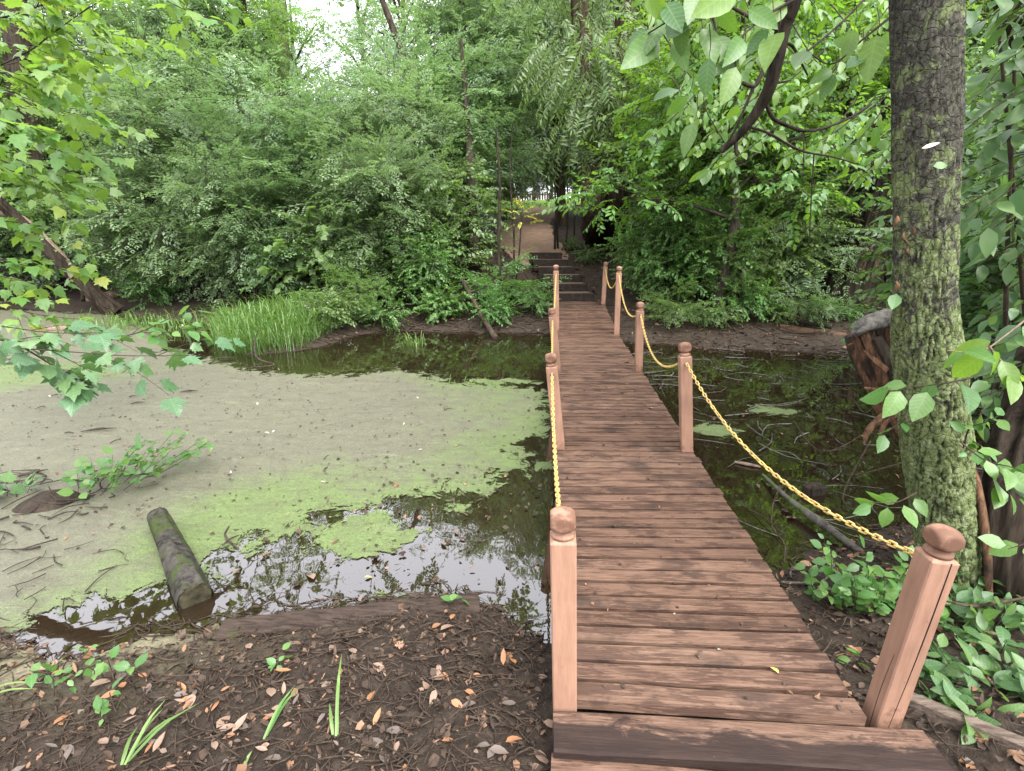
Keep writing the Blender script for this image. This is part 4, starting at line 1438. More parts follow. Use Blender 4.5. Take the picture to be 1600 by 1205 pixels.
i, j = np.meshgrid(np.arange(s_), np.arange(m_ - 1)); k2 = (i + 1) % s_
mb.add(v.reshape(-1, 3), np.stack([j * s_ + i, j * s_ + k2, (j + 1) * s_ + k2, (j + 1) * s_ + i], -1).reshape(-1, 4))
me = mb.mesh('trunk', M['main_bark'], base=tr.location)
me.attributes.new('crack', 'FLOAT', 'POINT').data.foreach_set('value', crack.ravel().astype(np.float32))
link('trunk', me, tr)
mb = MB()
top = cl[-1]
for dx, dy, dz in ((-1.4, .9, 1.5), (1.1, -.4, 1.6), (.5, 1.5, 1.8)):
    tube(mb, [top - [0, 0, .15], top + np.array([dx, dy, dz]) * .5 + [0, 0, .1], top + np.array([dx, dy, dz])], [.13, .08, .03], 8, 12, rough=.15)
part(tr, 'limbs', mb, M['bark_grey'])
rg = np.random.default_rng(3)
cm, _ = crown_mb(rg, [(top[0] - 1.5, top[1] + 1.2, top[2] + 1.7, 1.0, 1.0, .6), (top[0] + 1.4, top[1] - .3, top[2] + 1.7, 1.0, 1.0, .6), (top[0] + .5, top[1] + 1.8, top[2] + 2.2, 1.0, 1.0, .6)], 160, 'oval', 1.1)
part(tr, 'crown', cm, [M['leaf_mid'], M['twig_dark']], smooth=False)

# big two stemmed trunk by the path
t = thing('two_stemmed_tree', 'thick dark two stemmed tree standing right of the earth steps', 'tree', (1.55, 15.0, 1.2))
for nm, pts, rads, mt, sd in (('trunk', [P(930, 392, 1.25), Q(928, 340, 15), Q(924, 250, 15), Q(915, 120, 15.2), Q(900, -80, 15.5)], [.46, .33, .29, .26, .2], 'bark_brown', 3),
                              ('trunk', [P(962, 396, 1.25) + [0, .5, 0], Q(957, 330, 15.5), Q(953, 250, 15.6), Q(968, 120, 15.9), Q(985, -80, 16.2)], [.5, .38, .33, .28, .2], 'bark_brown', 8)):
    mb = MB(); tube(mb, pts, rads, 28, 60, rough=.28, seed=sd, freq=(4.5, .7)); part(t, nm, mb, M[mt])
rg = np.random.default_rng(5)
top = Q(915, 30, 15.5)
cm, _ = crown_mb(rg, [(*Q(905, 80, 15.2), 1.3, 1.2, .8), (*Q(960, 60, 15.8), 1.2, 1.2, .9), (*Q(900, -60, 15.5), 1.7, 1.5, 1.0), (*Q(905, 190, 14.2), .8, .6, .7), (*Q(960, 170, 14.6), 1.0, .7, .8), (*Q(925, 110, 14.2), 1.0, .7, .8)], 520, 'lance', 1.3, .8)
part(t, 'crown', cm, [M['leaf_mid'], M['twig_dark']], smooth=False)

# dark trunk rising through the shrubs left of the steps
t = thing('dark_tree', 'dark leaning tree trunk rising through the shrubs left of the steps', 'tree', P(748, 470, .5))
mb = MB(); tube(mb, [P(748, 478, .35), Q(745, 430, 12.9), Q(735, 330, 13.6), Q(705, 255, 14.6), Q(650, 140, 15.6), Q(590, -20, 16.5)], [.30, .24, .16, .13, .10, .08], 20, 50, rough=.22, seed=5, freq=(3.5, .9)); part(t, 'trunk', mb, M['bark_far'])
mb = MB(); tube(mb, [Q(742, 420, 12.6), Q(735, 260, 13.9), Q(728, 160, 15), Q(720, 60, 15.5)], [.16, .10, .07, .04], 12, 30, rough=.2, seed=9); part(t, 'limb', mb, M['bark_dark'])
# leaning trunks in the left background
for px, lab, mt, pts, rads in (
        (0, 'dark crooked trunk leaning right below the upper left leaves', 'bark_dark', [Q(330, 330, 17), Q(300, 200, 17.4), Q(283, 140, 17.6), Q(262, 95, 17.8), Q(235, 40, 18), Q(215, -40, 18.3)], [.3, .24, .22, .15, .13, .12]),
        (1, 'upright mossy green trunk at the top left of the sky gap', 'bark_moss', [Q(445, 330, 20), Q(437, 130, 20.5), Q(432, 0, 21), Q(428, -90, 21)], [.5, .40, .36, .33]),
        (2, 'thin dark upright trunk left of the mossy green one', 'bark_dark', [Q(385, 300, 19), Q(376, 100, 19.5), Q(371, -60, 20)], [.2, .16, .14]),
        (3, 'thin dark trunk crossing the sky gap', 'bark_dark', [Q(690, 300, 21), Q(712, 110, 21.4), Q(706, 20, 21.8), Q(700, -70, 22)], [.22, .18, .16, .14]),
        (4, 'slender stem standing in the middle of the sky gap', 'bark_stem', [Q(600, 330, 24), Q(596, 160, 24.3), Q(592, 60, 24.6)], [.10, .08, .05]),
        (5, 'dark trunk at the far left top corner behind maple leaves', 'bark_dark', [Q(60, 300, 14), Q(30, 100, 14.3), Q(18, -60, 14.6)], [.32, .3, .28]),
        (6, 'dark upright trunk in the dim wood right of the footpath', 'bark_dark', [P(1065, 395, 1.6) + [0, 3, 0], Q(1072, 250, 16), Q(1078, 40, 16.5)], [.22, .18, .15]),
        (7, 'slim trunk behind the young yellow green trees', 'bark_dark', [P(1180, 400, 1.4) + [0, 2, 0], Q(1172, 250, 15), Q(1160, 20, 15.5)], [.2, .16, .13]),
        (8, 'thick dim trunk behind the leaning hollow trunk', 'bark_dark', [P(1290, 420, 1.0), Q(1300, 300, 14), Q(1335, 60, 14.5)], [.45, .36, .3])):
    tubesolo('background_trunk', pts, rads, M[mt], lab, 'tree trunk', 12, 34, .2, px, (2.5, 1.2))

# leaning dark trunk and pale log at the left end of the pond
t = thing('leaning_tree', 'leaning dark brown trunk slanting down to the pond at the left', 'tree', P(178, 484, .05))
mb = MB(); tube(mb, [P(182, 488, 0.05), Q(150, 462, 12.1), Q(95, 410, 12.0), Q(35, 350, 11.8), Q(-30, 290, 11.5), Q(-160, 190, 11.2)], [.22, .16, .13, .12, .11, .10], 50, 60, rough=.4, seed=4, freq=(5, .6)); part(t, 'trunk', mb, M['bark_far'])
mb = MB(); tube(mb, [Q(120, 435, 12.0), Q(80, 385, 12.2), Q(30, 340, 12.4), Q(-30, 330, 12.4)], [.13, .11, .09, .07], 10, 20, rough=.3, seed=2); part(t, 'limb', mb, M['log_pale'])
tubesolo('pale_log', [P(140, 468, .2), P(170, 463, .3), P(196, 462, .25), P(204, 480, .05)], [.13, .14, .13, .10], M['log_pale'], 'pale barkless log lying behind the leaning trunk by the pond', 'log', 12, 26, .2, 3)
tubesolo('brown_log', [P(58, 518, .02), P(90, 514, .03), P(118, 514, .02)], [.06, .09, .05], M['log_pale'], 'small brown log lying flat in the left end of the duckweed', 'log', 10, 14, .2, 7)
t_pts = [P(98, 470, .1), Q(110, 420, 13), Q(118, 360, 13.2), Q(112, 300, 13.4)]
tubesolo('dead_sapling', [P(130, 470, .3), Q(130, 410, 13.2), Q(133, 340, 13.4)], [.05, .045, .03], M['bark_dark'], 'thin upright dark stem behind the leaning trunk', 'stem', 8, 16, .15, 2)
tubesolo('dead_stick', [P(775, 530, .0), Q(752, 492, 10.9), Q(722, 437, 11.3)], [.06, .05, .035], M['bark_brown'], 'bare brown stick leaning from the far waterline left of the bridge', 'stick', 9, 18, .2, 6)

# saplings near the path
for k, (x, yb, yt, D, rr) in enumerate([(781, 432, 200, 12.2, .05), (800, 428, 190, 12.6, .028), (868, 356, 230, 17, .045), (873, 352, 235, 17.2, .04), (885, 356, 230, 17, .03), (898, 345, 225, 18, .03), (985, 350, 220, 15, .05), (966, 330, 200, 17, .035), (1040, 420, 250, 13, .04), (1024, 430, 330, 12.4, .025),
                                        (1008, 440, 340, 12.5, .03), (700, 450, 330, 12.2, .03), (635, 460, 350, 12, .03), (610, 470, 360, 12.2, .035), (520, 460, 340, 12.4, .03)]):
    b = Q(x, yb, D); zt = Q(x - 6 + (k % 3) * 7, yt, D + .3); b[2] = min(b[2], ground_z(b[0], b[1])) - .05
    L = zt - b
    tubesolo('sapling_stem', [b, b + L * .35 + [.05 * math.sin(k * 2), 0, 0], b + L * .7 + [.07 * math.sin(k * 3 + 1), 0, 0], zt], [rr, rr * .85, rr * .7, rr * .4], M['bark_dark'],
             {0: 'tallest slim dark stem rising left of the earth steps', 1: 'thin dark stem just left of the earth steps', 6: 'slim dark stem standing right of the big two stemmed trunk', 8: 'slim stem in the bank shrubs behind the third right post'}.get(k, 'slim dark bare stem growing among the bank shrubs'),
             'stem', 7, 18, .15, k, group='slim dark stems along the far bank')
p0, p1 = Q(802, 430, 12.6), Q(815, 340, 12.5)
p0[2] = ground_z(p0[0], p0[1]) - .05
rg = np.random.default_rng(15)
t = thing('yellowing_sapling', 'little sapling with yellow leaves left of the footpath above the steps', 'sapling', p0)
mb = MB(); tube(mb, [p0, (p0 + p1) / 2 + [.03, 0, 0], p1, p1 + [.02, 0, .2]], [.026, .022, .016, .006], 6, 18, rough=.15); part(t, 'stems', mb, M['bark_dark'])
cm, _ = crown_mb(rg, [(*p1, .26, .22, .22)], 12, 'oval', .6); part(t, 'crown', cm, [M['leaf_yellow'], M['twig']], smooth=False)
M['bark_dead'] = bark_mat('bark_dead', (.03, .027, .024), (.14, .13, .115), scale=(6, 6, 6))
# right bank: hollow leaning trunk, bank logs, broken stump
t = thing('hollow_trunk', 'huge dark leaning hollow trunk with split brown wood on the right bank', 'tree trunk', P(1325, 500, .2))
mb = MB(); tube(mb, [P(1318, 508, .1), Q(1328, 460, 11.2), Q(1352, 390, 11.4), Q(1378, 300, 11.6), Q(1398, 220, 11.8), Q(1420, 120, 12)], [.66, .46, .42, .40, .36, .3], 90, 90, rough=.45, seed=12, freq=(6.5, .45)); part(t, 'trunk', mb, M['bark_far'])
rg = np.random.default_rng(8)
for k in range(7):
    u = k / 6 - .5
    b_ = P(1338 + 44 * u, 497, .15) - [0, .38 - .25 * abs(u), 0]
    mb = MB()
    tube(mb, [b_, Q(1352 + 40 * u, 440, 10.85 + .3 * abs(u)), Q(1370 + 30 * u, 385, 11.0 + .3 * abs(u)), Q(1386 + 24 * u, 330 - 14 * rg.random(), 11.2 + .3 * abs(u))], [.05, .085, .08, .02], 9, 40, rough=.45, seed=k, freq=(3.0, 1.2))
    part(t, 'split_wood', mb, M['split_far' if k % 3 else 'bark_far'])
tubesolo('bank_log', [P(1000, 500, .22), P(1080, 497, .28), P(1150, 500, .26)], [.09, .10, .08], M['log_brown'], 'long brown log lying on the right bank behind the third post', 'log', 10, 24, .25, 3)
tubesolo('bank_log', [P(1165, 505, .22), P(1240, 516, .2), P(1325, 526, .14)], [.08, .09, .06], M['log_brown'], 'orange brown rotting log on the right bank below the hollow trunk', 'log', 10, 24, .3, 8)
tubesolo('bank_log', [P(1215, 500, .3), P(1265, 505, .33), P(1300, 512, .3)], [.035, .05, .03], M['bark_dark'], 'short dark branch lying above the rotting bank log', 'log', 8, 14, .2, 5)
t = thing('broken_stump', 'broken rotten orange brown stump leaning behind the mossy tree', 'stump', P(1392, 690, 0))
rg = np.random.default_rng(6)
ax0, ax1 = Q(1440, 700, 3.75), Q(1372, 512, 3.95)
ad = nrm(ax1 - ax0); sd_ = nrm(np.cross(ad, [0, 1.0, 0])); od = np.cross(sd_, ad)
for k in range(15):
    a_ = -2.6 + 5.2 * k / 14
    off = sd_ * math.cos(a_ + 1.57) * .15 - od * -math.sin(a_ + 1.57) * .13
    b_ = ax0 + off * .75 + rg.normal(size=3) * .008
    e_ = ax0 + (ax1 - ax0) * (.90 + .14 * rg.random()) + off * 1.25
    lo = .02 + (.45 if k in (4, 5, 8) else .12) * rg.random()
    b_ = b_ + (e_ - b_) * lo
    mb = MB()
    w_ = .030 + .018 * rg.random()
    tube(mb, [b_, b_ * .65 + e_ * .35 + rg.normal(size=3) * .012, b_ * .3 + e_ * .7 + rg.normal(size=3) * .012, e_], [.006, w_, w_ * 1.15, w_ * .8], 7, 22, rough=.45, seed=k, freq=(2.5, 2.0))
    part(t, 'wood_shard', mb, M['rot_wood' if k % 4 else 'bark_dark'], smooth=False)
mb = MB(); tube(mb, [Q(1334, 524, 3.85), Q(1352, 508, 3.85), Q(1378, 500, 3.95), Q(1410, 492, 4.1)], [.02, .052, .062, .07], 14, 36, rough=.45, seed=8, freq=(4, 3)); part(t, 'grey_top', mb, M['bark_dead'])
for pts, rads in (([Q(1350, 694, 3.5), Q(1358, 672, 3.55), Q(1378, 655, 3.6), Q(1410, 630, 3.65)], [.008, .024, .034, .02]), ([Q(1372, 690, 3.5), Q(1380, 665, 3.55), Q(1400, 648, 3.6)], [.006, .018, .015]),
                   ([Q(1385, 580, 3.7), Q(1362, 560, 3.72), Q(1350, 548, 3.75)], [.02, .018, .006]), ([Q(1405, 620, 3.6), Q(1380, 612, 3.6), Q(1350, 606, 3.6)], [.02, .016, .006])):
    mb = MB(); tube(mb, pts, rads, 7, 22, rough=.6, seed=int(rads[1] * 1000), freq=(2.5, 4)); part(t, 'splinter', mb, M['rot_wood'], smooth=False)
# dark rotten trunk at the right edge
mb = MB(); tube(mb, [Q(1572, 985, 2.45), Q(1570, 860, 2.5), Q(1585, 740, 2.6), Q(1625, 600, 2.8), Q(1680, 420, 3.1)], [.13, .10, .10, .11, .11], 40, 60, rough=.45, seed=6, freq=(6, 1.2))
solo('dark_rotten_trunk', mb, M['bark_far'], 'dark rotten leaning trunk at the right edge beside the mossy tree', 'tree trunk', Q(1570, 940, 2.45))
mb = MB(); tube(mb, [Q(1512, 700, 2.75), Q(1530, 770, 2.55), Q(1542, 860, 2.45), Q(1546, 945, 2.4)], [.012, .022, .02, .012], 8, 26, rough=.6, seed=6, freq=(4, 2))
solo('hanging_bark_strip', mb, M['rot_wood'], 'ragged reddish bark strip hanging right of the mossy trunk', 'bark strip')
tubesolo('corner_trunk', [Q(1560, -80, 4), Q(1592, 20, 4.0), Q(1625, 110, 4.1)], [.10, .09, .08], M['bark_dark'], 'dark trunk crossing the top right corner', 'tree trunk', 12, 16, .2, 3)

M['bark_log'] = bark_mat('bark_log', (.010, .009, .008), (.05, .045, .038), moss=(.03, .04, .012))
M['sawn_wood'] = flat_mat('sawn_wood', (.03, .026, .015), .9, .1, .7, 22)
# cut log lying in the shallows
t = thing('cut_log', 'short cut log lying with its sawn end over the bright water', 'log', P(285, 880, 0))
e1, e0 = P(306, 935, .035), P(246, 806, .10)
mb = MB(); tube(mb, [e0, e0 * .5 + e1 * .5, e1], [.062, .074, .088], 36, 44, rough=.2, seed=5, freq=(2.5, 3), cap=False); part(t, 'bark', mb, M['bark_log'])
dl = nrm(e1 - e0)
for e, s, mt in ((e1, 1, 'rot_wood'), (e0, -1, 'bark_log')):
    mb = MB()
    tube(mb, [e - dl * s * .012, e + dl * s * .002], [.084 if s > 0 else .058, .076 if s > 0 else .05], 24, 2); part(t, 'sawn_end', mb, M['sawn_wood' if s > 0 else mt])
# half buried squared timber at the shore
mb = MB()
p0, p1 = P(345, 985, .03), P(748, 942, .03)
dv = p1 - p0; L = np.linalg.norm(dv); an = math.atan2(dv[1], dv[0])
xs = np.linspace(0, L, 26)
vv = []
for xx in xs:
    pr = np.array([(-.075, -.12), (-.075, .028), (-.055, .042), (.055, .042), (.075, .028), (.075, -.12)]) + (fbm(np.arange(6) * 3.1, np.full(6, xx * 9), 4) - .5)[:, None] * .022
    pr[:, 1] += .03 * (fbm(np.array([xx * 3]), np.array([.5]), 7)[0] - .5)
    vv.append(np.column_stack([np.full(6, xx), pr]))
vv = np.array(vv).reshape(-1, 3) @ rotz(an).T + p0 * [1, 1, 0] + [0, 0, .012]
n_ = 26
mb.add(vv, [[q * 6 + e, q * 6 + (e + 1) % 6, (q + 1) * 6 + (e + 1) % 6, (q + 1) * 6 + e] for q in range(n_ - 1) for e in range(6)])
mb.add(vv[:6], [[0, 1, 2, 5], [2, 3, 4, 5]]); mb.add(vv[-6:], [[2, 1, 0, 5], [5, 4, 3, 2]])
M['wet_timber'] = bark_mat('wet_timber', (.014, .010, .008), (.045, .032, .025), scale=(3, 18, 18), c3=(.035, .045, .010), c3amt=.56, bs=.5)
solo('sunken_timber', mb, M['wet_timber'], 'half buried wet squared timber along the near waterline', 'timber', smooth=False)
# sticks and blocks in the right hand water
tubesolo('mossy_stick', [P(1192, 742, .03), P(1230, 778, .06), P(1280, 815, .06), P(1345, 862, .03)], [.012, .02, .03, .022], M['bark_grey'], 'thick mossy stick slanting through the dark water right of the bridge', 'stick', 9, 30, .3, 4)
mb = MB(); box(mb, (-.085, -.05, -.05), (.085, .05, .05), bev=.02, R=rotz(.3)); v = np.concatenate(mb.v) + P(1272, 765, .03); mb.v = [v]
solo('wood_block', mb, M['bark_dark'], 'dark wood block jutting from the water behind the yellow chain', 'wood block', smooth=False)
tubesolo('floating_stick', [P(1148, 722, .012), P(1170, 726, .016), P(1188, 730, .01)], [.012, .016, .010], M['log_pale'], 'short pale stick floating near the second right post', 'stick', 7, 10, .3, 4)
rg = np.random.default_rng(44)


def twigs(label, pix_list, name='bare_twig', mat='twig', group=None):
    for k, (pts, rads, lab) in enumerate(pix_list):
        tubesolo(name, pts, rads, M[mat], lab or label, 'twig', 5, 18, .25, k, group=group)


twigs('', [
    ([P(1240, 657, .02), P(1262, 690, .06), P(1290, 706, .08), P(1330, 690, .10), P(1365, 665, .12)], [.004, .007, .007, .006, .004], 'curved bare twig in the water left of the splintered stump'),
    ([P(1290, 612, .05), P(1330, 622, .10), P(1352, 645, .14), P(1378, 618, .18)], [.004, .007, .008, .005], 'pale forked twig above the dark water next to the stump'),
    ([P(1283, 725, .01), P(1330, 742, .05), P(1408, 724, .10)], [.003, .006, .006], 'thin pale twig low over the water at the mossy tree'),
    ([P(1360, 690, .2), P(1340, 725, .14), P(1322, 760, .06), P(1318, 785, .03), P(1340, 800, .01)], [.006, .006, .005, .004, .003], 'hanging crooked twig between the stump and the wood block'),
    ([P(1225, 880, .05), P(1226, 850, .12), P(1206, 820, .16), P(1212, 775, .22), P(1235, 745, .28)], [.006, .006, .005, .004, .003], 'reddish upright twig beside the bridge edge near the mossy stick'),
    ([P(1160, 790, .0), P(1195, 810, .03), P(1225, 835, .04)], [.004, .005, .004], 'thin dark twig lying near the bridge edge'),
    ([Q(1480, 940, 2.2), Q(1520, 947, 2.2), Q(1560, 942, 2.25), Q(1620, 930, 2.3)], [.005, .008, .007, .006], 'pale twig crossing the ground at the foot of the mossy tree'),
    ([P(385, 575, .02), P(430, 570, .04), P(402, 560, .12), P(398, 530, .28), P(405, 512, .36)], [.008, .015, .018, .015, .008], 'dead forked stick standing in the pond below the tall grass'),
])
# loose sticks and leaves on the duckweed
for k, (x, y, l, an) in enumerate([(155, 672, .32, .35), (108, 677, .10, 0), (296, 612, .22, .2), (208, 620, .1, .1), (88, 618, .12, .3), (65, 637, .1, .1), (45, 742, .25, .9), (180, 690, .1, 1.3), (510, 715, .07, 1.3), (360, 845, .12, 1.2), (700, 640, .1, .6), (215, 630, .14, .5), (352, 560, .3, .2), (615, 625, .06, .2)]):
    p = P(x, y, .018)
    d = np.array([math.cos(an), math.sin(an), .0]) * l * .5
    tubesolo('floating_twig', [p - d, p + [0, 0, .012], p + d + [0, 0, .006]], [.004, .013 * min(1, l / .2), .003], M['twig_dark'], 'dark bit of bark floating on the grey duckweed', 'twig', 5, 8, .4, k, group='dark bits of bark on the duckweed')
# thorn-like stick pair by the cut log
tubesolo('forked_stick', [P(372, 858, 0), P(352, 838, .05), P(358, 822, .10)], [.008, .008, .005], M['twig_dark'], 'dark forked stick poking from the water right of the cut log', 'stick', 6, 12, .3, 3)

# fragments of buildings beyond the trees
x, y, z = Q(840, 272, 40)
h = thing('white_house', 'white house glimpsed through the trees above the footpath', 'house', (x, y, float(ground_z(x, y)) - .3))
z0 = h.location.z
mb = MB(); box(mb, (x - 1.6, y, z0), (x + .6, y + 6, 6.0)); part(h, 'wall', mb, M['white_wall'], smooth=False)
mb = MB(); mb.add([(x - 2.0, y - .5, 5.95), (x + 1.0, y - .5, 5.95), (x + 1.0, y + 3, 7.8), (x - 2.0, y + 3, 7.8), (x - 2.0, y + 6.5, 5.95), (x + 1.0, y + 6.5, 5.95), (x - 2.0, y - .5, 5.75), (x + 1.0, y - .5, 5.75)],
                  [[0, 1, 2, 3], [3, 2, 5, 4], [6, 7, 1, 0]]); part(h, 'roof', mb, M['dark_roof'], smooth=False)
for k in range(2):
    mb = MB(); box(mb, (x - 1.3 + k * 1.0, y - .04, 4.6), (x - .8 + k * 1.0, y + .02, 5.4)); part(h, 'window', mb, M['window'], smooth=False)
x, y, z = Q(1020, 262, 27)
h = thing('dark_hut', 'dark roofed hut half hidden in the trees right of the footpath', 'hut', (x, y, float(ground_z(x, y)) - .2))
mb = MB(); box(mb, (x - 1.2, y, h.location.z), (x + 1.2, y + 2, z - .25)); part(h, 'wall', mb, M['fence'], smooth=False)
mb = MB(); mb.add([(x - 1.7, y - .5, z - .35), (x + 1.7, y - .5, z - .35), (x + 1.4, y + 1, z + .55), (x - 1.4, y + 1, z + .55), (x - 1.7, y + 2.5, z - .35), (x + 1.7, y + 2.5, z - .35)], [[0, 1, 2, 3], [3, 2, 5, 4], [0, 3, 4], [1, 5, 2]][:2]); part(h, 'roof', mb, M['dark_roof'], smooth=False)
x, y, z = Q(345, 305, 36)
h = thing('pale_house', 'pale house wall glimpsed between leaves behind the left thicket', 'house', (x, y, float(ground_z(x, y)) - .3))
mb = MB(); box(mb, (x - 4, y, h.location.z), (x + 5, y + 5, 6.0)); part(h, 'wall', mb, M['white_wall'], smooth=False)
mb = MB(); mb.add([(x - 4.5, y - .5, 5.95), (x + 5.5, y - .5, 5.95), (x + 5.5, y + 2.5, 7.6), (x - 4.5, y + 2.5, 7.6), (x - 4.5, y + 5.5, 5.95), (x + 5.5, y + 5.5, 5.95)], [[0, 1, 2, 3], [3, 2, 5, 4]]); part(h, 'roof', mb, M['dark_roof'], smooth=False)
# low picket fence across the lawn
fn = thing('picket_fence', 'low brown picket fence behind the bright lawn', 'fence', (*Q(800, 300, 33)[:2], 3.5))
for k in range(34):
    xx = fn.location.x - 2.5 + k * .15; yy = 33.0
    zz = float(ground_z(xx, yy))
    mb = MB(); box(mb, (xx - .05, yy - .012, zz), (xx + .05, yy + .012, zz + .55 + .04 * math.sin(k * 2.3))); part(fn, 'picket', mb, M['fence'], smooth=False)
mb = MB(); zz = float(ground_z(fn.location.x, 33)); box(mb, (fn.location.x - 2.6, 33.015, zz + .36), (fn.location.x + 2.6, 33.05, zz + .42)); part(fn, 'rail', mb, M['fence'], smooth=False)
# wooden bench glimpsed under the left shrubs
p = Q(326, 396, 13.2)
bn = thing('timber_pile', 'small weathered plank stack half hidden under the left thicket', 'planks', (p[0], p[1], float(ground_z(p[0], p[1]))))
for k in range(3):
    mb = MB(); box(mb, (p[0] - .45 + .05 * k, p[1] - .1, p[2] - .12 + k * .075), (p[0] + .45 - .07 * k, p[1] + .12, p[2] - .055 + k * .075), bev=.01); part(bn, 'plank', mb, M['log_brown'], smooth=False)
mb = MB()
for s in (-.3, .3): box(mb, (p[0] + s - .05, p[1] - .05, float(ground_z(p[0], p[1])) - .1), (p[0] + s + .05, p[1] + .08, p[2] - .123))
part(bn, 'bearer', mb, M['riser'], smooth=False)

t = thing('overhanging_tree', 'tree leaning over the pond from the left, its boughs mirrored in the near water', 'tree', (-13.5, 8.5, 0))
mb = MB()
tube(mb, [(-13.5, 8.5, -.2), (-13, 8.3, 3), (-11.5, 8.6, 6.3), (-8, 9.6, 7.6), (-2, 10.6, 8)], [.3, .26, .2, .13, .05], 12, 40, rough=.15); part(t, 'trunk', mb, M['bark_dark'])
rg = np.random.default_rng(12)
mb = MB(); lb = []
for k in range(9):
    e = np.array([-9.5 + 1.2 * k, 9.6 + 1.8 * rg.random(), 6.9 + 1.3 * rg.random()])
    s0 = np.array([-11.0 + .5 * k, 9 + .12 * k, 7 + .1 * k])
    md = (s0 + e) / 2 + [0, 0, .5]
    tube(mb, [s0, md, e], [.07, .05, .015], 6, 16, rough=.2)
    for q in range(8):
        f = .35 + .6 * rg.random(); p0 = (1 - f) * md + f * e
        tube(mb, [p0, p0 + rg.normal(size=3) * [.4, .4, .25], p0 + rg.normal(size=3) * [.9, .7, .5]], [.025, .015, .005], 4, 8, rough=.2)
    lb.append((*e, .9, .8, .5))
part(t, 'limbs', mb, M['bark_dark'])
cm, _ = crown_mb(rg, lb, 230, 'oval', 1.2); part(t, 'crown', cm, [M['leaf_mid'], M['twig_dark']], smooth=False)

# ------------------------------------------------------------------ near foliage: every leaf an object
def leaf_mesh(name, tmpl, mat):
    mb = MB(); mb.add(*tmpl)
    return mb.mesh(name, M[mat], smooth=True)


BIG = [leaf_mesh('leaf', leaf_tmpl(.52, 4, f, d), 'leaf_big') for f, d in ((.25, .15), (.4, .3), (.1, .45), (.3, -.05))]
BIGL = [leaf_mesh('leaf', leaf_tmpl(.50, 4, f, d), 'leaf_lime') for f, d in ((.25, .15), (.4, .3), (.1, .35))]
MAP = [leaf_mesh('leaf', maple_tmpl(k, .1 + .12 * k), 'leaf_maple') for k in range(4)]
MAPC = [leaf_mesh('leaf', maple_tmpl(k + 5, .1 + .1 * k), 'leaf_maple_cool') for k in range(4)]
FRS = [leaf_mesh('leaf', leaf_tmpl(.62, 3, f, d), 'leaf_fresh') for f, d in ((.25, .15), (.35, .3), (.15, .0))]


def put(root, meshes, p, d, n, s, k=0):
    R = frames(np.asarray(d, float)[None], np.asarray(n, float)[None], s)[0]
    o = link('leaf', meshes[k % len(meshes)], root)
    o.matrix_local = Matrix.Translation(Vector(np.asarray(p) - np.array(root.location))) @ Matrix(R.tolist()).to_4x4()
    return o


def leafy_branch(root, rg, pts, r0, n, meshes, size, droop=.35, petiole=.35, mb=None, spread=.9, face=(0, -.35, 1), skip=.15, max_obj=300, extra=None, tmpl=None, jit=.0):
    """a twig with alternate leaves on stalks; the nearest leaves are objects, any others go to `extra`"""
    c = catmull(pts, 40)
    tube(mb, c[::3], [r0, r0 * .6, r0 * .3], 5, 20, rough=.15, cap=False)
    dirs = nrm(np.gradient(c, axis=0))
    for q in range(n):
        u = skip + (1 - skip) * (q + .5) / n
        i = int(u * 39)
        s = 1 if q % 2 else -1
        tdir = dirs[i]
        side = nrm(np.cross(tdir, [0, 0, 1.0])) * s
        pd = nrm(tdir * .6 + side * spread + np.array([0, 0, -.1]) + rg.normal(size=3) * .3)
        sz = size * (.6 + .7 * rg.random())
        p = c[i] + pd * sz * petiole + rg.normal(size=3) * jit
        tube(mb, [c[i], c[i] + pd * sz * petiole * .5 + [0, 0, .004], p], [r0 * .22, r0 * .16, r0 * .14], 3, 3, cap=False)
        d = pd + np.array([0, 0, -droop * (.4 + 1.2 * rg.random())]) + rg.normal(size=3) * .2
        nn_ = np.array(face) + rg.normal(size=3) * .45
        if extra is not None and len(root.children) >= max_obj:
            extra.scatter(*tmpl, frames(d[None], nn_[None], sz), p[None])
        else:
            put(root, meshes, p, d, nn_, sz, int(rg.integers(9)))


# maple twigs hanging in from the left
rg = np.random.default_rng(21)


def maple_group(label, lines, meshes, size, n, seed, mat, r0=.008, droop=.3, subs=2, face=(.05, -.18, 1), far=1.0):
    rg = np.random.default_rng(seed)
    root = thing('maple_branch', label, 'branch', Q(lines[0][0][0], lines[0][0][1], lines[0][0][2] * far))
    mb = MB(); ex = MB(); tm = maple_tmpl(3, .2)
    for ln in lines:
        pts = np.array([Q(q[0], q[1], q[2] * far) for q in ln])
        leafy_branch(root, rg, pts, r0, n, meshes, size, droop, .5, mb, face=face, max_obj=285, extra=ex, tmpl=tm, skip=.0)
        c = catmull(pts, 30)
        for k in range(subs):
            i = int(6 + 22 * rg.random())
            tdir = nrm(c[min(i + 1, 29)] - c[i - 1]); s = 1 if k % 2 else -1
            dr = nrm(tdir * .8 + np.cross(tdir, [0, 0, 1.0]) * s * .8 + rg.normal(size=3) * .3) * np.linalg.norm(pts[-1] - pts[0]) * (.3 + .2 * rg.random())
            leafy_branch(root, rg, [c[i], c[i] + dr * .5 + [0, 0, .02], c[i] + dr - [0, 0, .05]], r0 * .5, max(4, n // 2), meshes, size, droop, .5, mb, face=face, max_obj=285, extra=ex, tmpl=tm, skip=.15)
    part(root, 'twigs', mb, M['twig_dark'])
    if ex.n: part(root, 'foliage', ex, M[mat], stuff=True)
    return root


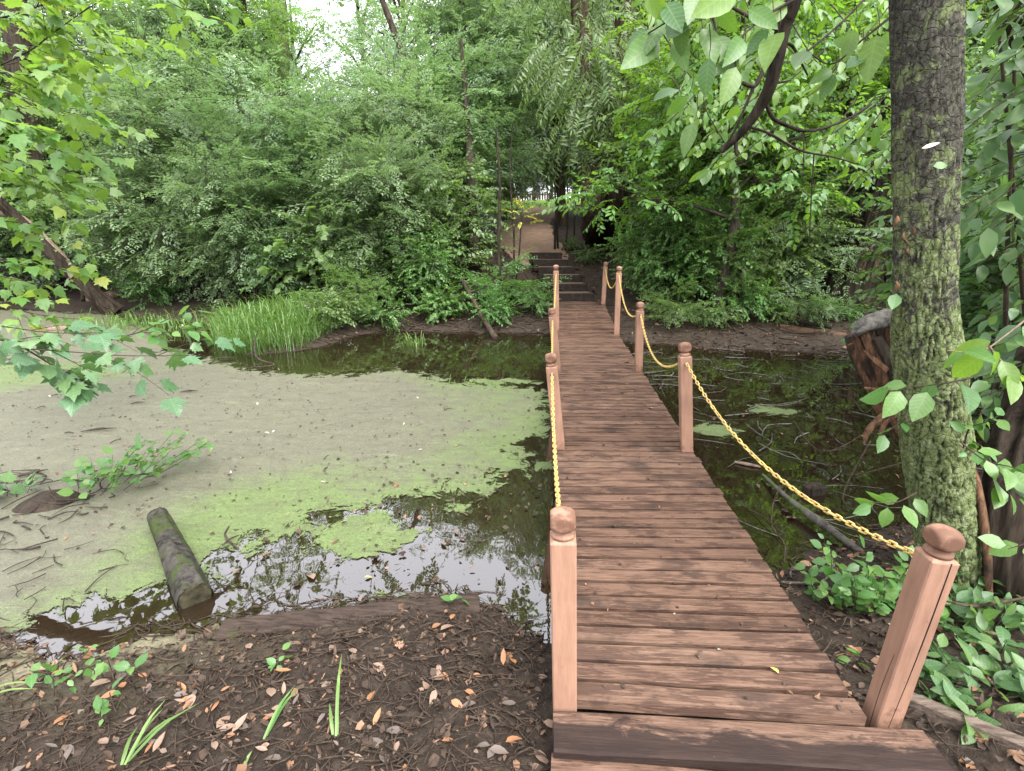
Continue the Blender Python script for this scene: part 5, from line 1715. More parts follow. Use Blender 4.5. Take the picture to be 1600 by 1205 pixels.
maple_group('bright maple twigs hanging in at the top left corner', [
    [(-120, 150, 3.2), (30, 88, 3.3), (85, 50, 3.35), (140, 10, 3.4)], [(-120, 20, 3.0), (-20, 30, 3.1), (60, 10, 3.2), (150, -30, 3.3)],
    [(-150, 95, 3.0), (-30, 110, 3.0), (50, 120, 3.1), (110, 150, 3.2)], [(-150, 180, 2.7), (-40, 190, 2.8), (30, 195, 2.9), (95, 215, 3.0)],
    [(-150, 230, 3.2), (-40, 240, 3.3), (30, 262, 3.4), (90, 300, 3.5)], [(-100, -60, 3.6), (20, -40, 3.7), (100, -10, 3.8), (170, 40, 3.9)],
    [(-90, 60, 4.2), (30, 70, 4.3), (110, 95, 4.4), (190, 110, 4.6)], [(-90, 130, 4.4), (30, 150, 4.5), (120, 190, 4.6), (180, 200, 4.7)],
    [(-90, 0, 3.6), (30, 45, 3.7), (110, 75, 3.8), (190, 90, 3.9)], [(-110, 130, 3.5), (20, 165, 3.6), (100, 180, 3.7), (170, 205, 3.8)], [(-100, 40, 3.9), (40, 20, 4.0), (130, 45, 4.1), (215, 60, 4.3)],
    [(-120, 250, 3.0), (-10, 262, 3.1), (60, 280, 3.2), (130, 320, 3.3)]
], MAP, .115, 21, 5, 'leaf_maple', .009, .3, 3, far=1.35)
maple_group('yellow green maple twig reaching right below the top left leaves', [
    [(-60, 160, 3.4), (30, 210, 3.5), (90, 235, 3.6), (150, 243, 3.7), (215, 255, 3.8)], [(-120, 200, 3.2), (0, 225, 3.3), (60, 255, 3.4), (120, 275, 3.5)],
    [(-100, 290, 3.4), (0, 300, 3.5), (60, 290, 3.6), (120, 300, 3.7)], [(-100, 250, 4.6), (20, 265, 4.7), (130, 280, 4.8), (210, 285, 4.9)]], MAP, .11, 16, 6, 'leaf_maple', .008, far=1.3)
maple_group('maple twigs drooping in front of the leaning trunk at the left edge', [
    [(-100, 340, 3.2), (-10, 345, 3.3), (50, 350, 3.4), (95, 365, 3.5)], [(-100, 400, 3.2), (-10, 405, 3.3), (55, 418, 3.4), (115, 425, 3.5)],
    [(-100, 420, 3.6), (0, 432, 3.7), (70, 445, 3.8), (110, 440, 3.9)], [(-120, 470, 3.0), (-20, 470, 3.0), (50, 490, 3.1), (130, 500, 3.2)]], MAP, .105, 17, 7, 'leaf_maple', .007, far=1.3)
maple_group('cool green maple branch stretching low over the duckweed at the left', [
    [(-140, 560, 2.6), (0, 545, 2.7), (110, 550, 2.8), (200, 556, 2.95), (300, 555, 3.1)], [(-140, 520, 2.5), (-20, 530, 2.6), (60, 540, 2.7), (150, 585, 2.75)],
    [(-140, 500, 2.9), (0, 510, 3.0), (80, 520, 3.1), (170, 520, 3.2)], [(40, 545, 2.75), (90, 575, 2.8), (140, 600, 2.85)]], MAPC, .125, 12, 8, 'leaf_maple_cool', .006, .25)
maple_group('small maple spray with pale new leaves above the low left branch', [
    [(150, 535, 3.2), (215, 520, 3.25), (260, 500, 3.3), (300, 485, 3.35)], [(215, 520, 3.25), (255, 520, 3.3), (310, 512, 3.35)]], FRS, .10, 9, 9, 'leaf_fresh', .005, .2, 1)
maple_group('sunny maple twig tips at the top of the picture left of the sky gap', [
    [(150, -60, 4.6), (240, -10, 4.8), (300, 20, 4.9), (355, 35, 5.0)], [(170, -90, 4.8), (260, -40, 5.0), (340, -5, 5.1)]], MAP, .13, 11, 10, 'leaf_maple', .007)

# bare dark branch and its big leaves at the upper right
br = thing('hanging_branch', 'dark bare broken branch hanging from the top right of centre', 'branch', Q(1240, -60, 2.75))
mb = MB()
tube(mb, [Q(1262, -90, 2.7), Q(1240, 0, 2.75), Q(1222, 50, 2.8), Q(1206, 125, 2.85), Q(1188, 165, 2.9), Q(1160, 205, 2.95), Q(1127, 236, 3.0)], [.040, .036, .035, .029, .026, .021, .016], 12, 50, rough=.16, seed=3)
part(br, 'limb', mb, M['bark_dark'])
mb = MB()
for pts, rads in (([Q(1150, 222, 2.97), Q(1150, 236, 2.97), Q(1153, 245, 2.97)], [.009, .008, .005]),
                  ([Q(1223, 48, 2.8), Q(1205, 38, 2.78), Q(1180, 30, 2.76), Q(1140, 10, 2.72)], [.018, .016, .010, .006]),
                  ([Q(1202, 90, 2.83), Q(1188, 120, 2.8), Q(1178, 135, 2.8), Q(1160, 130, 2.78)], [.012, .011, .010, .008]),
                  ([Q(1178, 135, 2.8), Q(1165, 165, 2.82), Q(1150, 200, 2.85), Q(1135, 225, 2.9)], [.008, .006, .005, .003]),
                  ([Q(1194, 155, 2.9), Q(1205, 180, 2.95), Q(1216, 190, 3.0), Q(1262, 205, 3.2), Q(1315, 190, 3.4), Q(1350, 170, 3.5), Q(1370, 148, 3.6)], [.010, .009, .009, .008, .007, .006, .004]),
                  ([Q(1170, 198, 2.95), Q(1200, 208, 3.0), Q(1250, 235, 3.2), Q(1300, 245, 3.4), Q(1345, 258, 3.6)], [.006, .006, .006, .005, .003]),
                  ([Q(1205, 70, 2.9), Q(1235, 70, 3.0), Q(1250, 95, 3.05), Q(1262, 118, 3.1)], [.008, .007, .006, .004]),
                  ([Q(1255, 205, 3.2), Q(1256, 240, 3.2), Q(1254, 282, 3.25)], [.004, .003, .002]),
                  ([Q(1210, 130, 2.88), Q(1225, 128, 2.9), Q(1235, 126, 2.95)], [.007, .005, .003]),
                  ([Q(1262, 80, 3.1), Q(1310, 40, 3.3), Q(1350, 0, 3.4)], [.005, .005, .006]),
                  ([Q(1130, 220, 3.3), Q(1100, 160, 3.3), Q(1115, 100, 3.3)], [.003, .003, .002]),
                  ([Q(1320, 305, 3.6), Q(1340, 280, 3.7), Q(1360, 262, 3.8)], [.004, .004, .003]),
                  ([Q(1265, 370, 3.6), Q(1268, 300, 3.5), Q(1272, 240, 3.4)], [.003, .004, .004])):
    tube(mb, pts, rads, 6, 20, rough=.25)
part(br, 'twigs', mb, M['twig_dark'])
# prominent leaves: (column, row of the stalk end; column, row of the tip; distance; which mesh)
tv = MB()
lv_ = thing('leafy_twig', 'twig with very large oval leaves hanging left of the bare branch', 'branch', Q(1110, 10, 2.5))
lobj = [(1030, 62, 975, 100, 2.6, 1), (1010, 48, 1000, 52, 2.65, 0), (1035, 40, 1008, 55, 2.6, 0), (1072, 32, 1042, 66, 2.55, 0), (1065, 30, 1062, 64, 2.5, 0), (1098, 45, 1112, 75, 2.45, 0), (1118, 58, 1148, 82, 2.5, 0),
        (1200, 45, 1164, 80, 2.6, 0), (1108, 90, 1100, 152, 2.4, 0), (1150, 105, 1130, 162, 2.45, 1), (1215, 52, 1192, 92, 2.6, 1), (1155, 90, 1122, 108, 2.5, 0), (1040, 5, 1055, 28, 2.5, 0), (1160, 60, 1142, 92, 2.5, 1),
        (1120, 10, 1142, 40, 2.5, 1), (1170, 15, 1200, 30, 2.6, 1), (1060, 140, 1022, 150, 2.7, 0), (1075, 150, 1040, 172, 2.8, 1), (1085, 190, 1070, 212, 2.8, 0), (1350, 88, 1322, 110, 3.0, 0), (1370, 55, 1355, 110, 3.0, 1),
        (1335, 45, 1320, 75, 3.0, 1), (1300, 110, 1270, 125, 3.0, 1), (1260, 80, 1240, 110, 3.0, 0), (1305, 115, 1285, 138, 3.0, 0), (1240, 200, 1228, 170, 3.2, 0), (1230, 5, 1195, 32, 2.7, 1), (1340, 70, 1300, 62, 3.0, 1),
        (1370, 75, 1388, 52, 3.0, 1), (1060, 58, 1060, 80, 2.6, 1), (1150, -20, 1090, 20, 2.4, 1), (1010, -10, 1035, 20, 2.5, 1), (1090, -15, 1075, 22, 2.5, 0)]
for k, (x0, y0, x1, y1, D, w) in enumerate(lobj):
    a_, b_ = Q(x0, y0, D), Q(x1, y1, D - .12 + .2 * ((k * 37) % 10) / 10)
    s = np.linalg.norm(b_ - a_)
    if s < .12: b_ = a_ + (b_ - a_) / s * .12 + [0, -.05, -.03]; s = np.linalg.norm(b_ - a_)
    toc = nrm(CAM - a_)
    put(lv_, BIG if w == 0 else BIGL, a_, b_ - a_, toc * .8 + np.array([.3 * math.sin(k * 3), 0, .9 if w == 0 else .2]), s, k)
    tube(tv, [a_, a_ + (a_ - b_) * .18 + [0, 0, .03], a_ + (a_ - b_) * .3 + [0, .05, .09]], [.0016, .002, .0025], 3, 5, cap=False)
for ln in ([(1160, -60, 2.55), (1110, 10, 2.5), (1060, 25, 2.5), (1000, 60, 2.6)], [(1110, 10, 2.5), (1120, 60, 2.45), (1108, 95, 2.42)], [(1240, 0, 2.7), (1190, 30, 2.6), (1150, 70, 2.5), (1150, 110, 2.45)], [(1400, 20, 3.0), (1350, 60, 3.0), (1300, 100, 3.0), (1260, 80, 3.0)]):
    tube(tv, [Q(*q) for q in ln], [.007, .005, .004, .003], 5, 20, rough=.2)
part(lv_, 'twigs', tv, M['twig_dark'])

# yellow-green spray behind it
rg = np.random.default_rng(31)
ly = thing('leafy_branch', 'lime green leafy boughs filling the space left of the mossy trunk', 'branch', Q(1390, 60, 5.0))
mb, ex = MB(), MB()
for k in range(46):
    x1, y1 = 985 + 400 * rg.random(), -30 + 300 * rg.random() ** 1.1
    if x1 < 1060 and y1 < 90: continue
    D = 4.2 + 2.6 * rg.random()
    dx = -(60 + 80 * rg.random()) if rg.random() < .75 else 70
    leafy_branch(ly, rg, [Q(x1 - dx, y1 - 50 - 20 * rg.random(), D + .3), Q(x1 - dx * .5, y1 - 12, D + .1), Q(x1, y1 + 20, D)], .007, 17, BIGL, .115, .5, .3, mb, face=(0, -.8, .7), max_obj=298, extra=ex, tmpl=leaf_tmpl(.5, 3, .25, .2))
part(ly, 'twigs', mb, M['twig_dark'])
if ex.n: part(ly, 'foliage', ex, M['leaf_lime'], stuff=True)

# broad-leaved bush at the right edge
rg = np.random.default_rng(41)
bu = thing('broad_leaved_bush', 'large broad leaved green bush along the right edge behind the mossy trunk', 'bush', P(1640, 760, .1))
mb, ex = MB(), MB()
base = np.array(bu.location)
for k in range(230):
    x1 = 1450 + 250 * rg.random() ** .8; y1 = -60 + 750 * (k + rg.random()) / 230
    D = 2.8 + 2.4 * rg.random()
    if y1 > 500:
        D = 2.6 + .8 * rg.random(); x1 = max(x1, 1530)
        if rg.random() < .4: continue
    tip = Q(x1, y1, D); st_ = tip + np.array([.55 + .3 * rg.random(), .3 * rg.normal(), .22 + .12 * rg.random()])
    leafy_branch(bu, rg, [st_, (st_ + tip) / 2 + [0, 0, .09], tip], .006, 15, BIG, .115, .45, .22, mb, face=(-.25, -.3, 1), max_obj=290, extra=ex, tmpl=leaf_tmpl(.52, 3, .25, .2), skip=0)
for k in range(7):
    tp = Q(1560 + 25 * k, 40 + 70 * k, 3.6)
    tube(mb, [base + rg.normal(size=3) * .12, base * .6 + tp * .4 + rg.normal(size=3) * .15, tp], [.022, .017, .008], 6, 18, rough=.15)
part(bu, 'stems', mb, M['twig'])
part(bu, 'foliage', ex, M['leaf_big'], stuff=True)

# small leafy shoots on and around the mossy trunk
def shoot(label, lines, meshes, size, n, seed, name='leafy_shoot', mat='twig', cat='shoot', r0=.004, droop=.3, face=(0, -.9, .6)):
    rg = np.random.default_rng(seed)
    root = thing(name, label, cat, Q(*lines[0][0]))
    mb = MB()
    for ln in lines:
        leafy_branch(root, rg, [Q(*q) for q in ln], r0, n, meshes, size, droop, .25, mb, face=face, skip=.1)
    part(root, 'stem', mb, M[mat])


shoot('shoot with four bright oval leaves across the mossy trunk', [[(1520, 590, 2.3), (1470, 600, 2.25), (1420, 605, 2.2), (1395, 612, 2.2)]], FRS, .125, 6, 1)
shoot('pair of oval leaves beside the splintered stump', [[(1420, 650, 2.6), (1400, 665, 2.6), (1380, 680, 2.6)]], FRS, .10, 3, 2)
shoot('shoot of small cool leaves over the water before the mossy trunk', [[(1432, 770, 2.25), (1400, 785, 2.2), (1360, 785, 2.2)]], FRS, .085, 7, 3)
shoot('shoot of round bright leaves at the right edge below the broad leaved bush', [[(1500, 690, 2.2), (1540, 720, 2.1), (1580, 730, 2.05), (1610, 745, 2.0)], [(1545, 715, 2.1), (1560, 750, 2.05), (1585, 780, 2.0)]], FRS, .12, 7, 4)
shoot('yellow stemmed shoot with pointed leaves right of the mossy trunk', [[(1640, 470, 2.2), (1570, 525, 2.15), (1530, 550, 2.1), (1480, 548, 2.1)], [(1545, 540, 2.1), (1560, 560, 2.1), (1600, 590, 2.05)]], BIGL, .13, 5, 5, mat='log_pale', r0=.005)
shoot('small yellow green shoot below the yellow stemmed one', [[(1505, 700, 2.4), (1515, 670, 2.35), (1540, 660, 2.3), (1560, 650, 2.3)], [(1520, 690, 2.3), (1535, 700, 2.3), (1510, 710, 2.3)]], FRS, .06, 9, 6)
shoot('two round leaves on a twig at the right edge above the vines', [[(1620, 840, 2.0), (1600, 850, 1.95), (1575, 858, 1.9)]], FRS, .10, 4, 7)
shoot('single leaf sprig left of the mossy trunk above the stump', [[(1408, 450, 2.6), (1395, 460, 2.6), (1378, 470, 2.6)]], FRS, .08, 3, 8)

# low plants near the camera
def low_plant(name, label, cx_, cy_, z, rx, ry, hgt, n, meshes, size, seed, lean=(0, 0, 0), npb=7, face=(0, -.4, 1)):
    rg = np.random.default_rng(seed)
    b = P(cx_, cy_, z)
    root = thing(name, label, 'plant', b)
    mb = MB()
    for k in range(n):
        a = rg.random() * 6.283; r = rg.random() ** .6
        p0 = b + np.array([rx * r * .6 * math.cos(a), ry * r * .6 * math.sin(a), -.01])
        tp = b + np.array([rx * r * math.cos(a), ry * r * math.sin(a), hgt * (.5 + .6 * rg.random())]) + np.asarray(lean)
        leafy_branch(root, rg, [p0, (p0 + tp) / 2 + rg.normal(size=3) * .02, tp], .003, npb, meshes, size, .2, .25, mb, face=face, skip=.2, max_obj=295, extra=MB(), tmpl=DIA)
    part(root, 'stems', mb, M['twig'])


low_plant('groundcover_plant', 'bright leafy groundcover clump left of the leaning front right post', 1350, 955, .05, .30, .30, .30, 30, FRS, .062, 51, npb=9)
low_plant('vine', 'dark glossy vine patch with oval leaves at the lower right edge', 1565, 1010, .05, .36, .36, .22, 36, BIG, .085, 52, npb=9)
low_plant('vine', 'vine leaves spreading along the grey timber rail at the lower right corner', 1550, 1110, .10, .38, .2, .16, 32, BIG, .085, 53, npb=8)
low_plant('seedling', 'large dark toothed leaves directly behind the leaning front right post', 1478, 1085, .06, .12, .10, .18, 3, BIG, .14, 54, npb=3)
low_plant('seedling', 'leafy stems between the mossy tree foot and the vine patch', 1500, 960, .05, .2, .2, .25, 9, BIG, .08, 55, npb=7)
low_plant('seedling', 'small heart shaped seedling beside the right bridge edge', 1338, 1038, .1, .03, .03, .04, 2, FRS, .05, 56, npb=2)
low_plant('mud_plant', 'leafy plant on the mud spit in the left part of the duckweed', 165, 760, .05, .42, .25, .20, 14, FRS, .085, 57, lean=(.1, .1, 0), npb=7)
low_plant('mud_plant', 'bright green spray reaching over the duckweed from the mud spit', 225, 735, .05, .30, .22, .22, 9, FRS, .075, 58, lean=(.25, .15, .05), npb=8)
low_plant('mud_plant', 'dull plant at the left edge of the mud spit', 15, 780, .05, .3, .2, .16, 7, MAPC, .09, 59, npb=5)
low_plant('seedling', 'round leaved seedling on the dark mulch at lower left', 120, 1080, .12, .15, .10, .14, 4, FRS, .05, 60, npb=5)
low_plant('seedling', 'seedling with two broad leaves right of the round leaved one', 180, 1065, .12, .07, .05, .10, 2, FRS, .06, 61, npb=3)
low_plant('seedling', 'tiny seedling on the mulch between the round leaved ones and the grass blades', 180, 1112, .12, .04, .04, .05, 2, FRS, .045, 62, npb=4)
low_plant('seedling', 'tiny green seedling in the middle of the mulch', 440, 1050, .10, .03, .03, .05, 2, FRS, .04, 63, npb=4)
low_plant('seedling', 'small upright leaf on the half buried timber', 712, 945, .06, .02, .02, .06, 2, FRS, .05, 64, npb=3)
low_plant('seedling', 'pale green sprig on the mud near the waterline at left', 118, 1032, .08, .04, .04, .05, 2, FRS, .035, 65, npb=4)


# grass: counted blades near the camera, the tall clump by the pond as a mass
def blades(mb, roots, tips, w, bendz=.3):
    for b, t in zip(roots, tips):
        mid = (b + t) / 2 + np.array([0, 0, bendz * np.linalg.norm(t - b)])
        c = catmull([b, mid, t], 6)
        s = nrm(np.cross(nrm(t - b), [0, 0, 1.0]) + 1e-3) * w
        ww = np.array([.7, 1, 1, .8, .5, .05])[:, None]
        v = np.concatenate([c - s * ww, c + s * ww, c - np.array([0, 0, w * .4]) * ww])
        q = np.arange(5)[:, None]
        mb.add(v, np.concatenate([np.hstack([q, q + 12, q + 13, q + 1]), np.hstack([q + 12, q + 6, q + 7, q + 13])]))


for label, bl in (
        ('arching light green grass tuft at the bottom left', [((190, 1195), (215, 1135), .0), ((195, 1195), (258, 1112), .02), ((200, 1190), (312, 1105), .02), ((205, 1180), (262, 1105), .04), ((210, 1170), (292, 1120), .03)]),
        ('stiff bright green grass blade in the mulch at bottom centre left', [((412, 1155), (464, 1085), .05), ((416, 1150), (470, 1082), .03)]),
        ('upright green blade standing in the mulch left of the front post', [((525, 1150), (537, 1048), .09), ((520, 1148), (516, 1108), .03), ((527, 1148), (530, 1090), .05)]),
        ('yellow green blades lying at the left edge of the mulch', [((-30, 1085), (70, 1076), .03), ((-30, 1095), (60, 1082), .02)]),
        ('lone pale grass blade at the bottom edge', [((380, 1200), (395, 1180), .02)])):
    mb = MB()
    rs_ = [P(*b, .14) for b, _, _ in bl]; ts_ = [P(*t, .14) + np.array([0, 0, h]) for _, t, h in bl]
    blades(mb, rs_, ts_, .0065, .12)
    solo('grass_tuft', mb, M['grass'], label, 'grass', rs_[0])
rg = np.random.default_rng(77)


def grass_patch(name, label, n, fx, hh, w, seed, asstuff=True):
    rg = np.random.default_rng(seed)
    mb = MB()
    rts, tps = [], []
    for k in range(n):
        x, y = fx(rg)
        z = max(float(ground_z(x, y)), -.03) - .03
        h = hh * (.5 + .7 * rg.random())
        a = rg.random() * 6.283
        rts.append(np.array([x, y, z])); q = .25 + .75 * rg.random(); tps.append(np.array([x + h * q * math.cos(a), y + h * q * math.sin(a) - .15 * h, z + h * (1.05 - .75 * q * rg.random())]))
    blades(mb, rts, tps, w, .28)
    o = solo(name, mb, M['grass'], label, 'grass', rts[0])
    if asstuff: o['kind'] = 'stuff'
    return o


def fx_main(rg):
    u = rg.random()
    x = -7.2 + 2.85 * rg.random(); y = 8.1 + 2.4 * rg.random()
    while poly_sd(np.array([x]), np.array([y]), POND)[0] > .12:
        x = -7.2 + 2.85 * rg.random(); y = 8.0 + 2.5 * rg.random()
    return x, y


grass_patch('tall_grass', 'clump of tall bright green grass on the far edge of the pond', 2300, fx_main, .58, .007, 1)
cg = P(648, 540)
grass_patch('small_grass_tuft', 'small grass tuft standing in the dark water below the shrubs', 60, lambda r: (cg[0] + r.normal() * .12, cg[1] + r.normal() * .08), .3, .006, 2, False)
cg2 = P(745, 600)
grass_patch('small_grass_tuft', 'sparse grass tuft at the right far corner of the duckweed', 40, lambda r: (cg2[0] + r.normal() * .2, cg2[1] + r.normal() * .08), .16, .004, 3, False)
cg3 = P(225, 510)
grass_patch('waterside_grass', 'short yellowish grass along the left end of the pond', 500, lambda r: (cg3[0] + r.normal() * 1.0, cg3[1] + r.normal() * .5), .35, .008, 4)

# ------------------------------------------------------------------ litter
rg = np.random.default_rng(90)
LT = leaf_tmpl(.42, 2, .35, .2)
_lm = maple_tmpl(4, .3)
LTS = [LT, leaf_tmpl(.3, 2, .7, -.4), leaf_tmpl(.6, 2, .2, .35), leaf_tmpl(.14, 2, .5, .3), (_lm[0] * .9 + np.random.default_rng(2).normal(size=_lm[0].shape) * .06, _lm[1]),
       (np.array([(-.3, 0, 0), (.25, .08, .1), (.32, .6, .02), (-.05, .75, .16), (-.34, .4, .05)]), np.array([[0, 1, 2], [0, 2, 3], [0, 3, 4]]))]


def litter(name, label, n, area, size, mats, zoff=.008, tilt=.35, water=False):
    x = rg.uniform(area[0], area[1], n); y = rg.uniform(area[2], area[3], n)
    sd = poly_sd(x, y, POND)
    ok = (sd < (9 if water else .05)) & ~((x > .0) & (x < 1.2) & (y > 1.0) & (y < 12))
    x, y, sd = x[ok], y[ok], sd[ok]
    z = ground_z(x, y)
    if water: z = np.where(sd > 0, np.maximum(z, .008), z)
    a = rg.random(len(x)) * 6.283
    d = np.stack([np.cos(a), np.sin(a), rg.normal(size=len(x)) * tilt], -1)
    nn_ = np.array([0, 0, 1.0]) + rg.normal(size=(len(x), 3)) * tilt
    mb = MB()
    szs = size * (.4 + .9 * rg.random(len(x))); pp = np.stack([x, y, z + zoff + .012 * rg.random(len(x))], -1)
    wh = rg.integers(0, len(LTS), len(x))
    for k in range(len(LTS)):
        s_ = wh == k
        mb.scatter(*LTS[k], frames(d[s_], nn_[s_], szs[s_]), pp[s_])
    o = solo(name, mb, mats, label, 'leaf litter', (0, 0, 0)); o['kind'] = 'stuff'
    return o


litter('leaf_litter', 'brown fallen leaves carpeting the dark mulch in the left foreground', 3200, (-3.3, .05, .85, 2.7), .045, M['litter'], .004, .5)
litter('leaf_scraps', 'small crumbled leaf scraps over the dark mulch in the left foreground', 5500, (-3.3, .05, .85, 2.7), .022, M['litter'], .002, .6)
litter('leaf_litter', 'fallen leaves on the dark ground right of the bridge', 4200, (1.15, 4.2, 1.0, 4.2), .05, M['litter'])
litter('leaf_litter', 'fallen leaves and scraps over the far bank', 9000, (-9, 8, 8.5, 17), .085, M['litter'], .015)


def twig_litter(label, n, area, ln, r, mat, water=False):
    mb = MB()
    for k in range(n):
        x, y = rg.uniform(area[0], area[1]), rg.uniform(area[2], area[3])
        sd = float(poly_sd(np.array([x]), np.array([y]), POND)[0])
        if (sd > .25 and not water) or (0 < x < 1.2): continue
        a = rg.normal() * .9 + (math.pi if rg.random() < .5 else 0); L = ln * (.3 + rg.random())
        d = np.array([math.cos(a), math.sin(a), 0]) * L / 2
        pr = np.array([-d[1], d[0], 0]) * rg.normal() * .3
        p = np.array([x, y, 0])
        pts = np.array([p - d, p + pr, p + d])
        pts[:, 2] = np.maximum(ground_z(pts[:, 0], pts[:, 1]), .008 if water else -.03) + .006 + .02 * rg.random(3)
        rr = r * (.4 + rg.random())
        tube(mb, pts, [rr, rr * .9, rr * .5], 4, 5, rough=.3, cap=False)
    o = solo('twig_litter', mb, mat, label, 'twigs', (0, 0, 0)); o['kind'] = 'stuff'


twig_litter('dark twigs and roots strewn over the mulch in the left foreground', 2200, (-3.3, 0, .85, 2.5), .16, .0035, M['twig'])
twig_litter('dark thin twigs in the mud at the left waterline', 130, (-5.2, -2.6, 1.75, 2.7), .2, .0035, M['twig_dark'], True)
twig_litter('thin sticks lying in the dark water right of the bridge', 170, (1.25, 5.5, 2.6, 9.3), .5, .006, M['bark_dead'], True)
litter('floating_leaves', 'dead leaf scraps floating on the dark water right of the bridge', 420, (1.25, 6, 2.8, 9.2), .05, M['litter'], .004, .12, True)
litter('floating_leaves', 'dead leaf scraps floating on the open water left of the front post', 160, (-1.9, 0, 2.2, 4.2), .045, M['litter'], .004, .12, True)
litter('floating_scraps', 'tiny dark leaf scraps sprinkled over the grey duckweed', 2600, (-9, 0, 2.6, 7.4), .028, M['litter'], .004, .2, True)
twig_litter('twigs strewn over the ground right of the bridge', 700, (1.2, 4.0, 1.0, 4.0), .25, .004, M['twig'])
twig_litter('roots and sticks on the muddy far waterline', 700, (-5, 7, 8.6, 12.5), .5, .009, M['twig'])

# fallen leaves and scraps that stand out
GL = {k: [leaf_mesh('fallen_leaf', leaf_tmpl(w, 3, f, d), k) for w, f, d in ((.42, .35, .3), (.36, .5, -.3), (.5, .2, .15))] for k in ('leaf_tan', 'leaf_orange', 'leaf_grey', 'leaf_fallen_yellow', 'leaf_fallen_pale')}


def fallen(px, py, z, size, an, mat, label, group=None, k=0):
    p = P(px, py, z)
    if z is None or group == 'mulch': pass
    o = link('fallen_leaf', GL[mat][k % 3])
    R = frames(np.array([[math.cos(an), math.sin(an), .15 * math.sin(k * 2.1)]]), np.array([[.3 * math.sin(k), .3 * math.cos(k * 1.7), 1.0]]), size)[0]
    o.matrix_world = Matrix.Translation(Vector(p)) @ Matrix(R.tolist()).to_4x4()
    return tag(o, label, 'leaf', group)


fallen(1217, 1052, .31, .045, 1.9, 'leaf_fallen_yellow', 'yellow leaf on the deck boards near the front step')
fallen(1121, 1015, .31, .02, .4, 'leaf_fallen_pale', 'tiny pale leaf scrap in the middle of the near deck')
fallen(1110, 1185, .255, .045, .8, 'leaf_fallen_pale', 'pale leaf on the dark stained front step')
fallen(941, 582, .31, .10, .2, 'leaf_fallen_yellow', 'yellow leaf lying halfway along the deck')
fallen(968, 613, .31, .09, .1, 'leaf_fallen_yellow', 'second yellow leaf on the deck left of the second right post')
fallen(985, 566, .31, .12, 3.0, 'leaf_fallen_pale', 'pale curled leaf on the deck close to the third right post')
fallen(1020, 638, .31, .07, 2.6, 'leaf_fallen_pale', 'pale leaf scrap on the deck near the second right post')
fallen(1053, 960, .31, .018, 1, 'leaf_fallen_pale', 'tiny white scrap on the near deck left of centre')
fallen(569, 902, .012, .05, .4, 'leaf_fallen_yellow', 'round yellow leaf floating among the sky reflections')
fallen(711, 697, .014, .05, .9, 'leaf_fallen_yellow', 'yellow leaf on the right part of the duckweed')
fallen(490, 905, .012, .11, 2.3, 'leaf_tan', 'brown leaf floating below the green duckweed tongue')
fallen(1238, 562, .012, .26, .1, 'leaf_fallen_pale', 'large pale leaf floating on the far dark water right of the bridge')
fallen(688, 985, .10, .085, .9, 'leaf_tan', 'tan oval leaf lying just in front of the half buried timber')
fallen(704, 968, .10, .06, 1.4, 'leaf_orange', 'narrow orange leaf beside the tan oval one')
fallen(790, 1160, .17, .07, .6, 'leaf_orange', 'orange curled leaf at the bottom near the front step')
fallen(1120, 700, .012, .05, .3, 'leaf_tan', 'brown leaf floating beside the second right bridge post')
rg = np.random.default_rng(5)
for k in range(90):
    px, py = 30 + 820 * rg.random(), 1000 + 195 * rg.random()
    if py < 1010 + (860 - px) * .02 - 20: continue
    p = P(px, py, .1)
    z = float(ground_z(p[0], p[1])) + .022
    p = P(px, py, z)
    m = ('leaf_tan', 'leaf_grey', 'leaf_orange', 'leaf_tan', 'leaf_grey')[int(rg.integers(5))]
    nm = {'leaf_tan': ('tan dead leaf lying on the dark mulch', 'tan dead leaves on the mulch'), 'leaf_grey': ('greyish dead leaf lying on the dark mulch', 'greyish dead leaves on the mulch'),
          'leaf_orange': ('orange brown dead leaf lying on the dark mulch', 'orange dead leaves on the mulch'), 'leaf_fallen_pale': ('pale dry leaf lying on the dark mulch', 'pale dry leaves on the mulch')}[m]
    fallen(px, py, z, .04 + .045 * rg.random(), rg.random() * 6.28, m, nm[0], nm[1], k)
for k in range(26):
    px, py = 40 + 800 * rg.random(), 600 + 170 * rg.random()
    p = P(px, py, 0)
    if poly_sd(p[:1], p[1:2], MAT)[0] < .1: continue
    fallen(px, py, .016, .03 + .03 * rg.random(), rg.random() * 6.28, ('leaf_fallen_pale', 'leaf_grey')[k % 2], ('pale scrap of leaf floating on the duckweed', 'grey scrap of leaf floating on the duckweed')[k % 2], ('pale leaf scraps on the duckweed', 'grey leaf scraps on the duckweed')[k % 2], k)
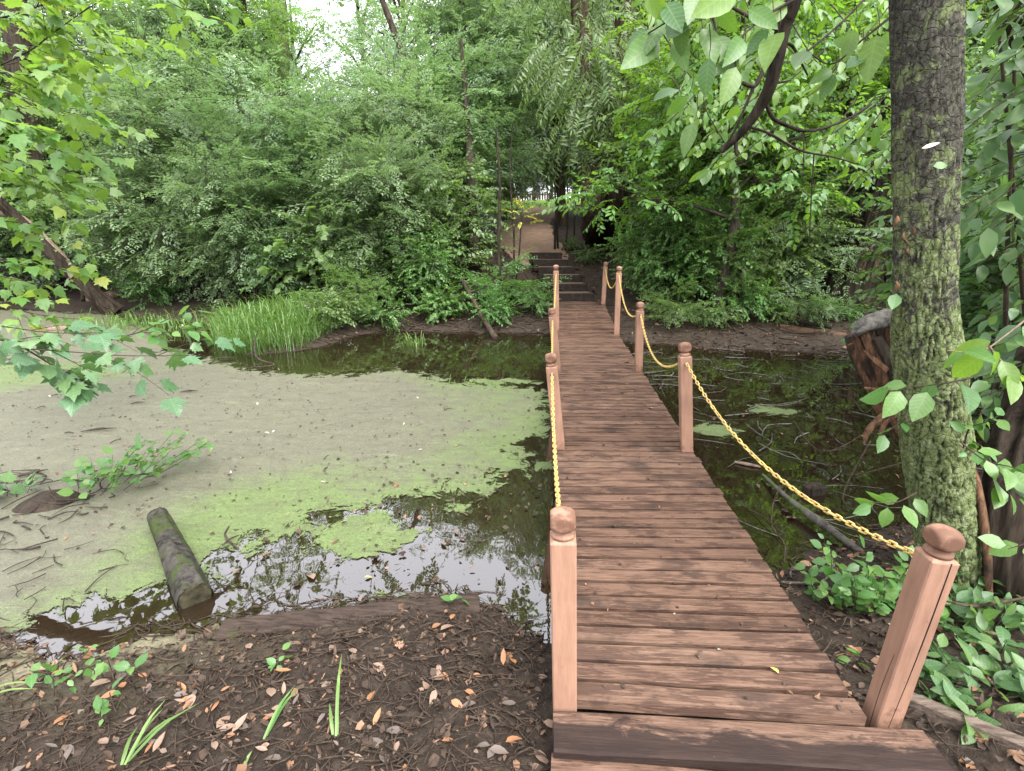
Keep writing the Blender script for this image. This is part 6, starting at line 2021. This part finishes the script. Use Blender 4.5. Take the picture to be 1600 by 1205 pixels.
# leaf and feather caught on the trunk
q = Q(1440, 232, 2.40)
mb = MB(); mb.add(leaf_tmpl(.22, 3, .2, .1)[0] * .075 @ frames(np.array([[1, 0, .35]]), np.array([[-.3, -1.0, .3]]))[0].T + q, leaf_tmpl(.22, 3)[1])
solo('caught_leaf', mb, M['leaf_fallen_pale'], 'narrow white leaf caught on the mossy trunk', 'leaf')
q = Q(1458, 260, 2.40)
mb = MB(); mb.add(leaf_tmpl(.6, 3, .2, .1)[0] * .06 @ frames(np.array([[1, 0, .1]]), np.array([[-.3, -1.0, .5]]))[0].T + q, leaf_tmpl(.6, 3)[1])
solo('caught_leaf', mb, M['leaf_fresh'], 'single green leaf sprouting on the mossy trunk', 'leaf')

# litter caught on the mud spit, and loosened flakes on the big trunk
twig_litter('dark sticks heaped on the mud spit at the left', 90, (-5.0, -3.2, 2.5, 3.7), .25, .006, M['twig_dark'], True)
rg = np.random.default_rng(61)
for k in range(5):
    q = Q([1402, 1425, 1420, 1400, 1412][k], [338, 355, 385, 440, 365][k], [2.5, 2.45, 2.45, 2.47, 2.45][k])
    mb = MB(); tube(mb, [q, q + [.006 * rg.normal(), -.012, -.02], q + [.01 * rg.normal(), -.004, -.045]], [.004, .009, .002], 6, 8, rough=.6, seed=k)
    part(tr, 'bark_flake', mb, M['rot_wood'])

# crumbs of leaf and grit on the deck boards
rg = np.random.default_rng(71)
mb = MB(); n = 260
x = rg.uniform(.09, 1.1, n); y = 1.55 + 6.5 * rg.random(n) ** 1.4
a = rg.random(n) * 6.283
for k in range(len(LTS)):
    s_ = rg.integers(0, len(LTS), n) == k
    m_n = int(s_.sum())
    mb.scatter(*LTS[k], frames(np.stack([np.cos(a[s_]), np.sin(a[s_]), .1 * rg.normal(size=m_n)], -1), np.array([0, 0, 1.0]) + .25 * rg.normal(size=(m_n, 3)), .012 + .016 * rg.random(m_n)), np.stack([x[s_], y[s_], np.full(m_n, .3045)], -1))
o = solo('deck_crumbs', mb, M['litter'], 'small crumbs of dead leaf scattered over the deck boards', 'leaf litter', (0, 0, 0)); o['kind'] = 'stuff'
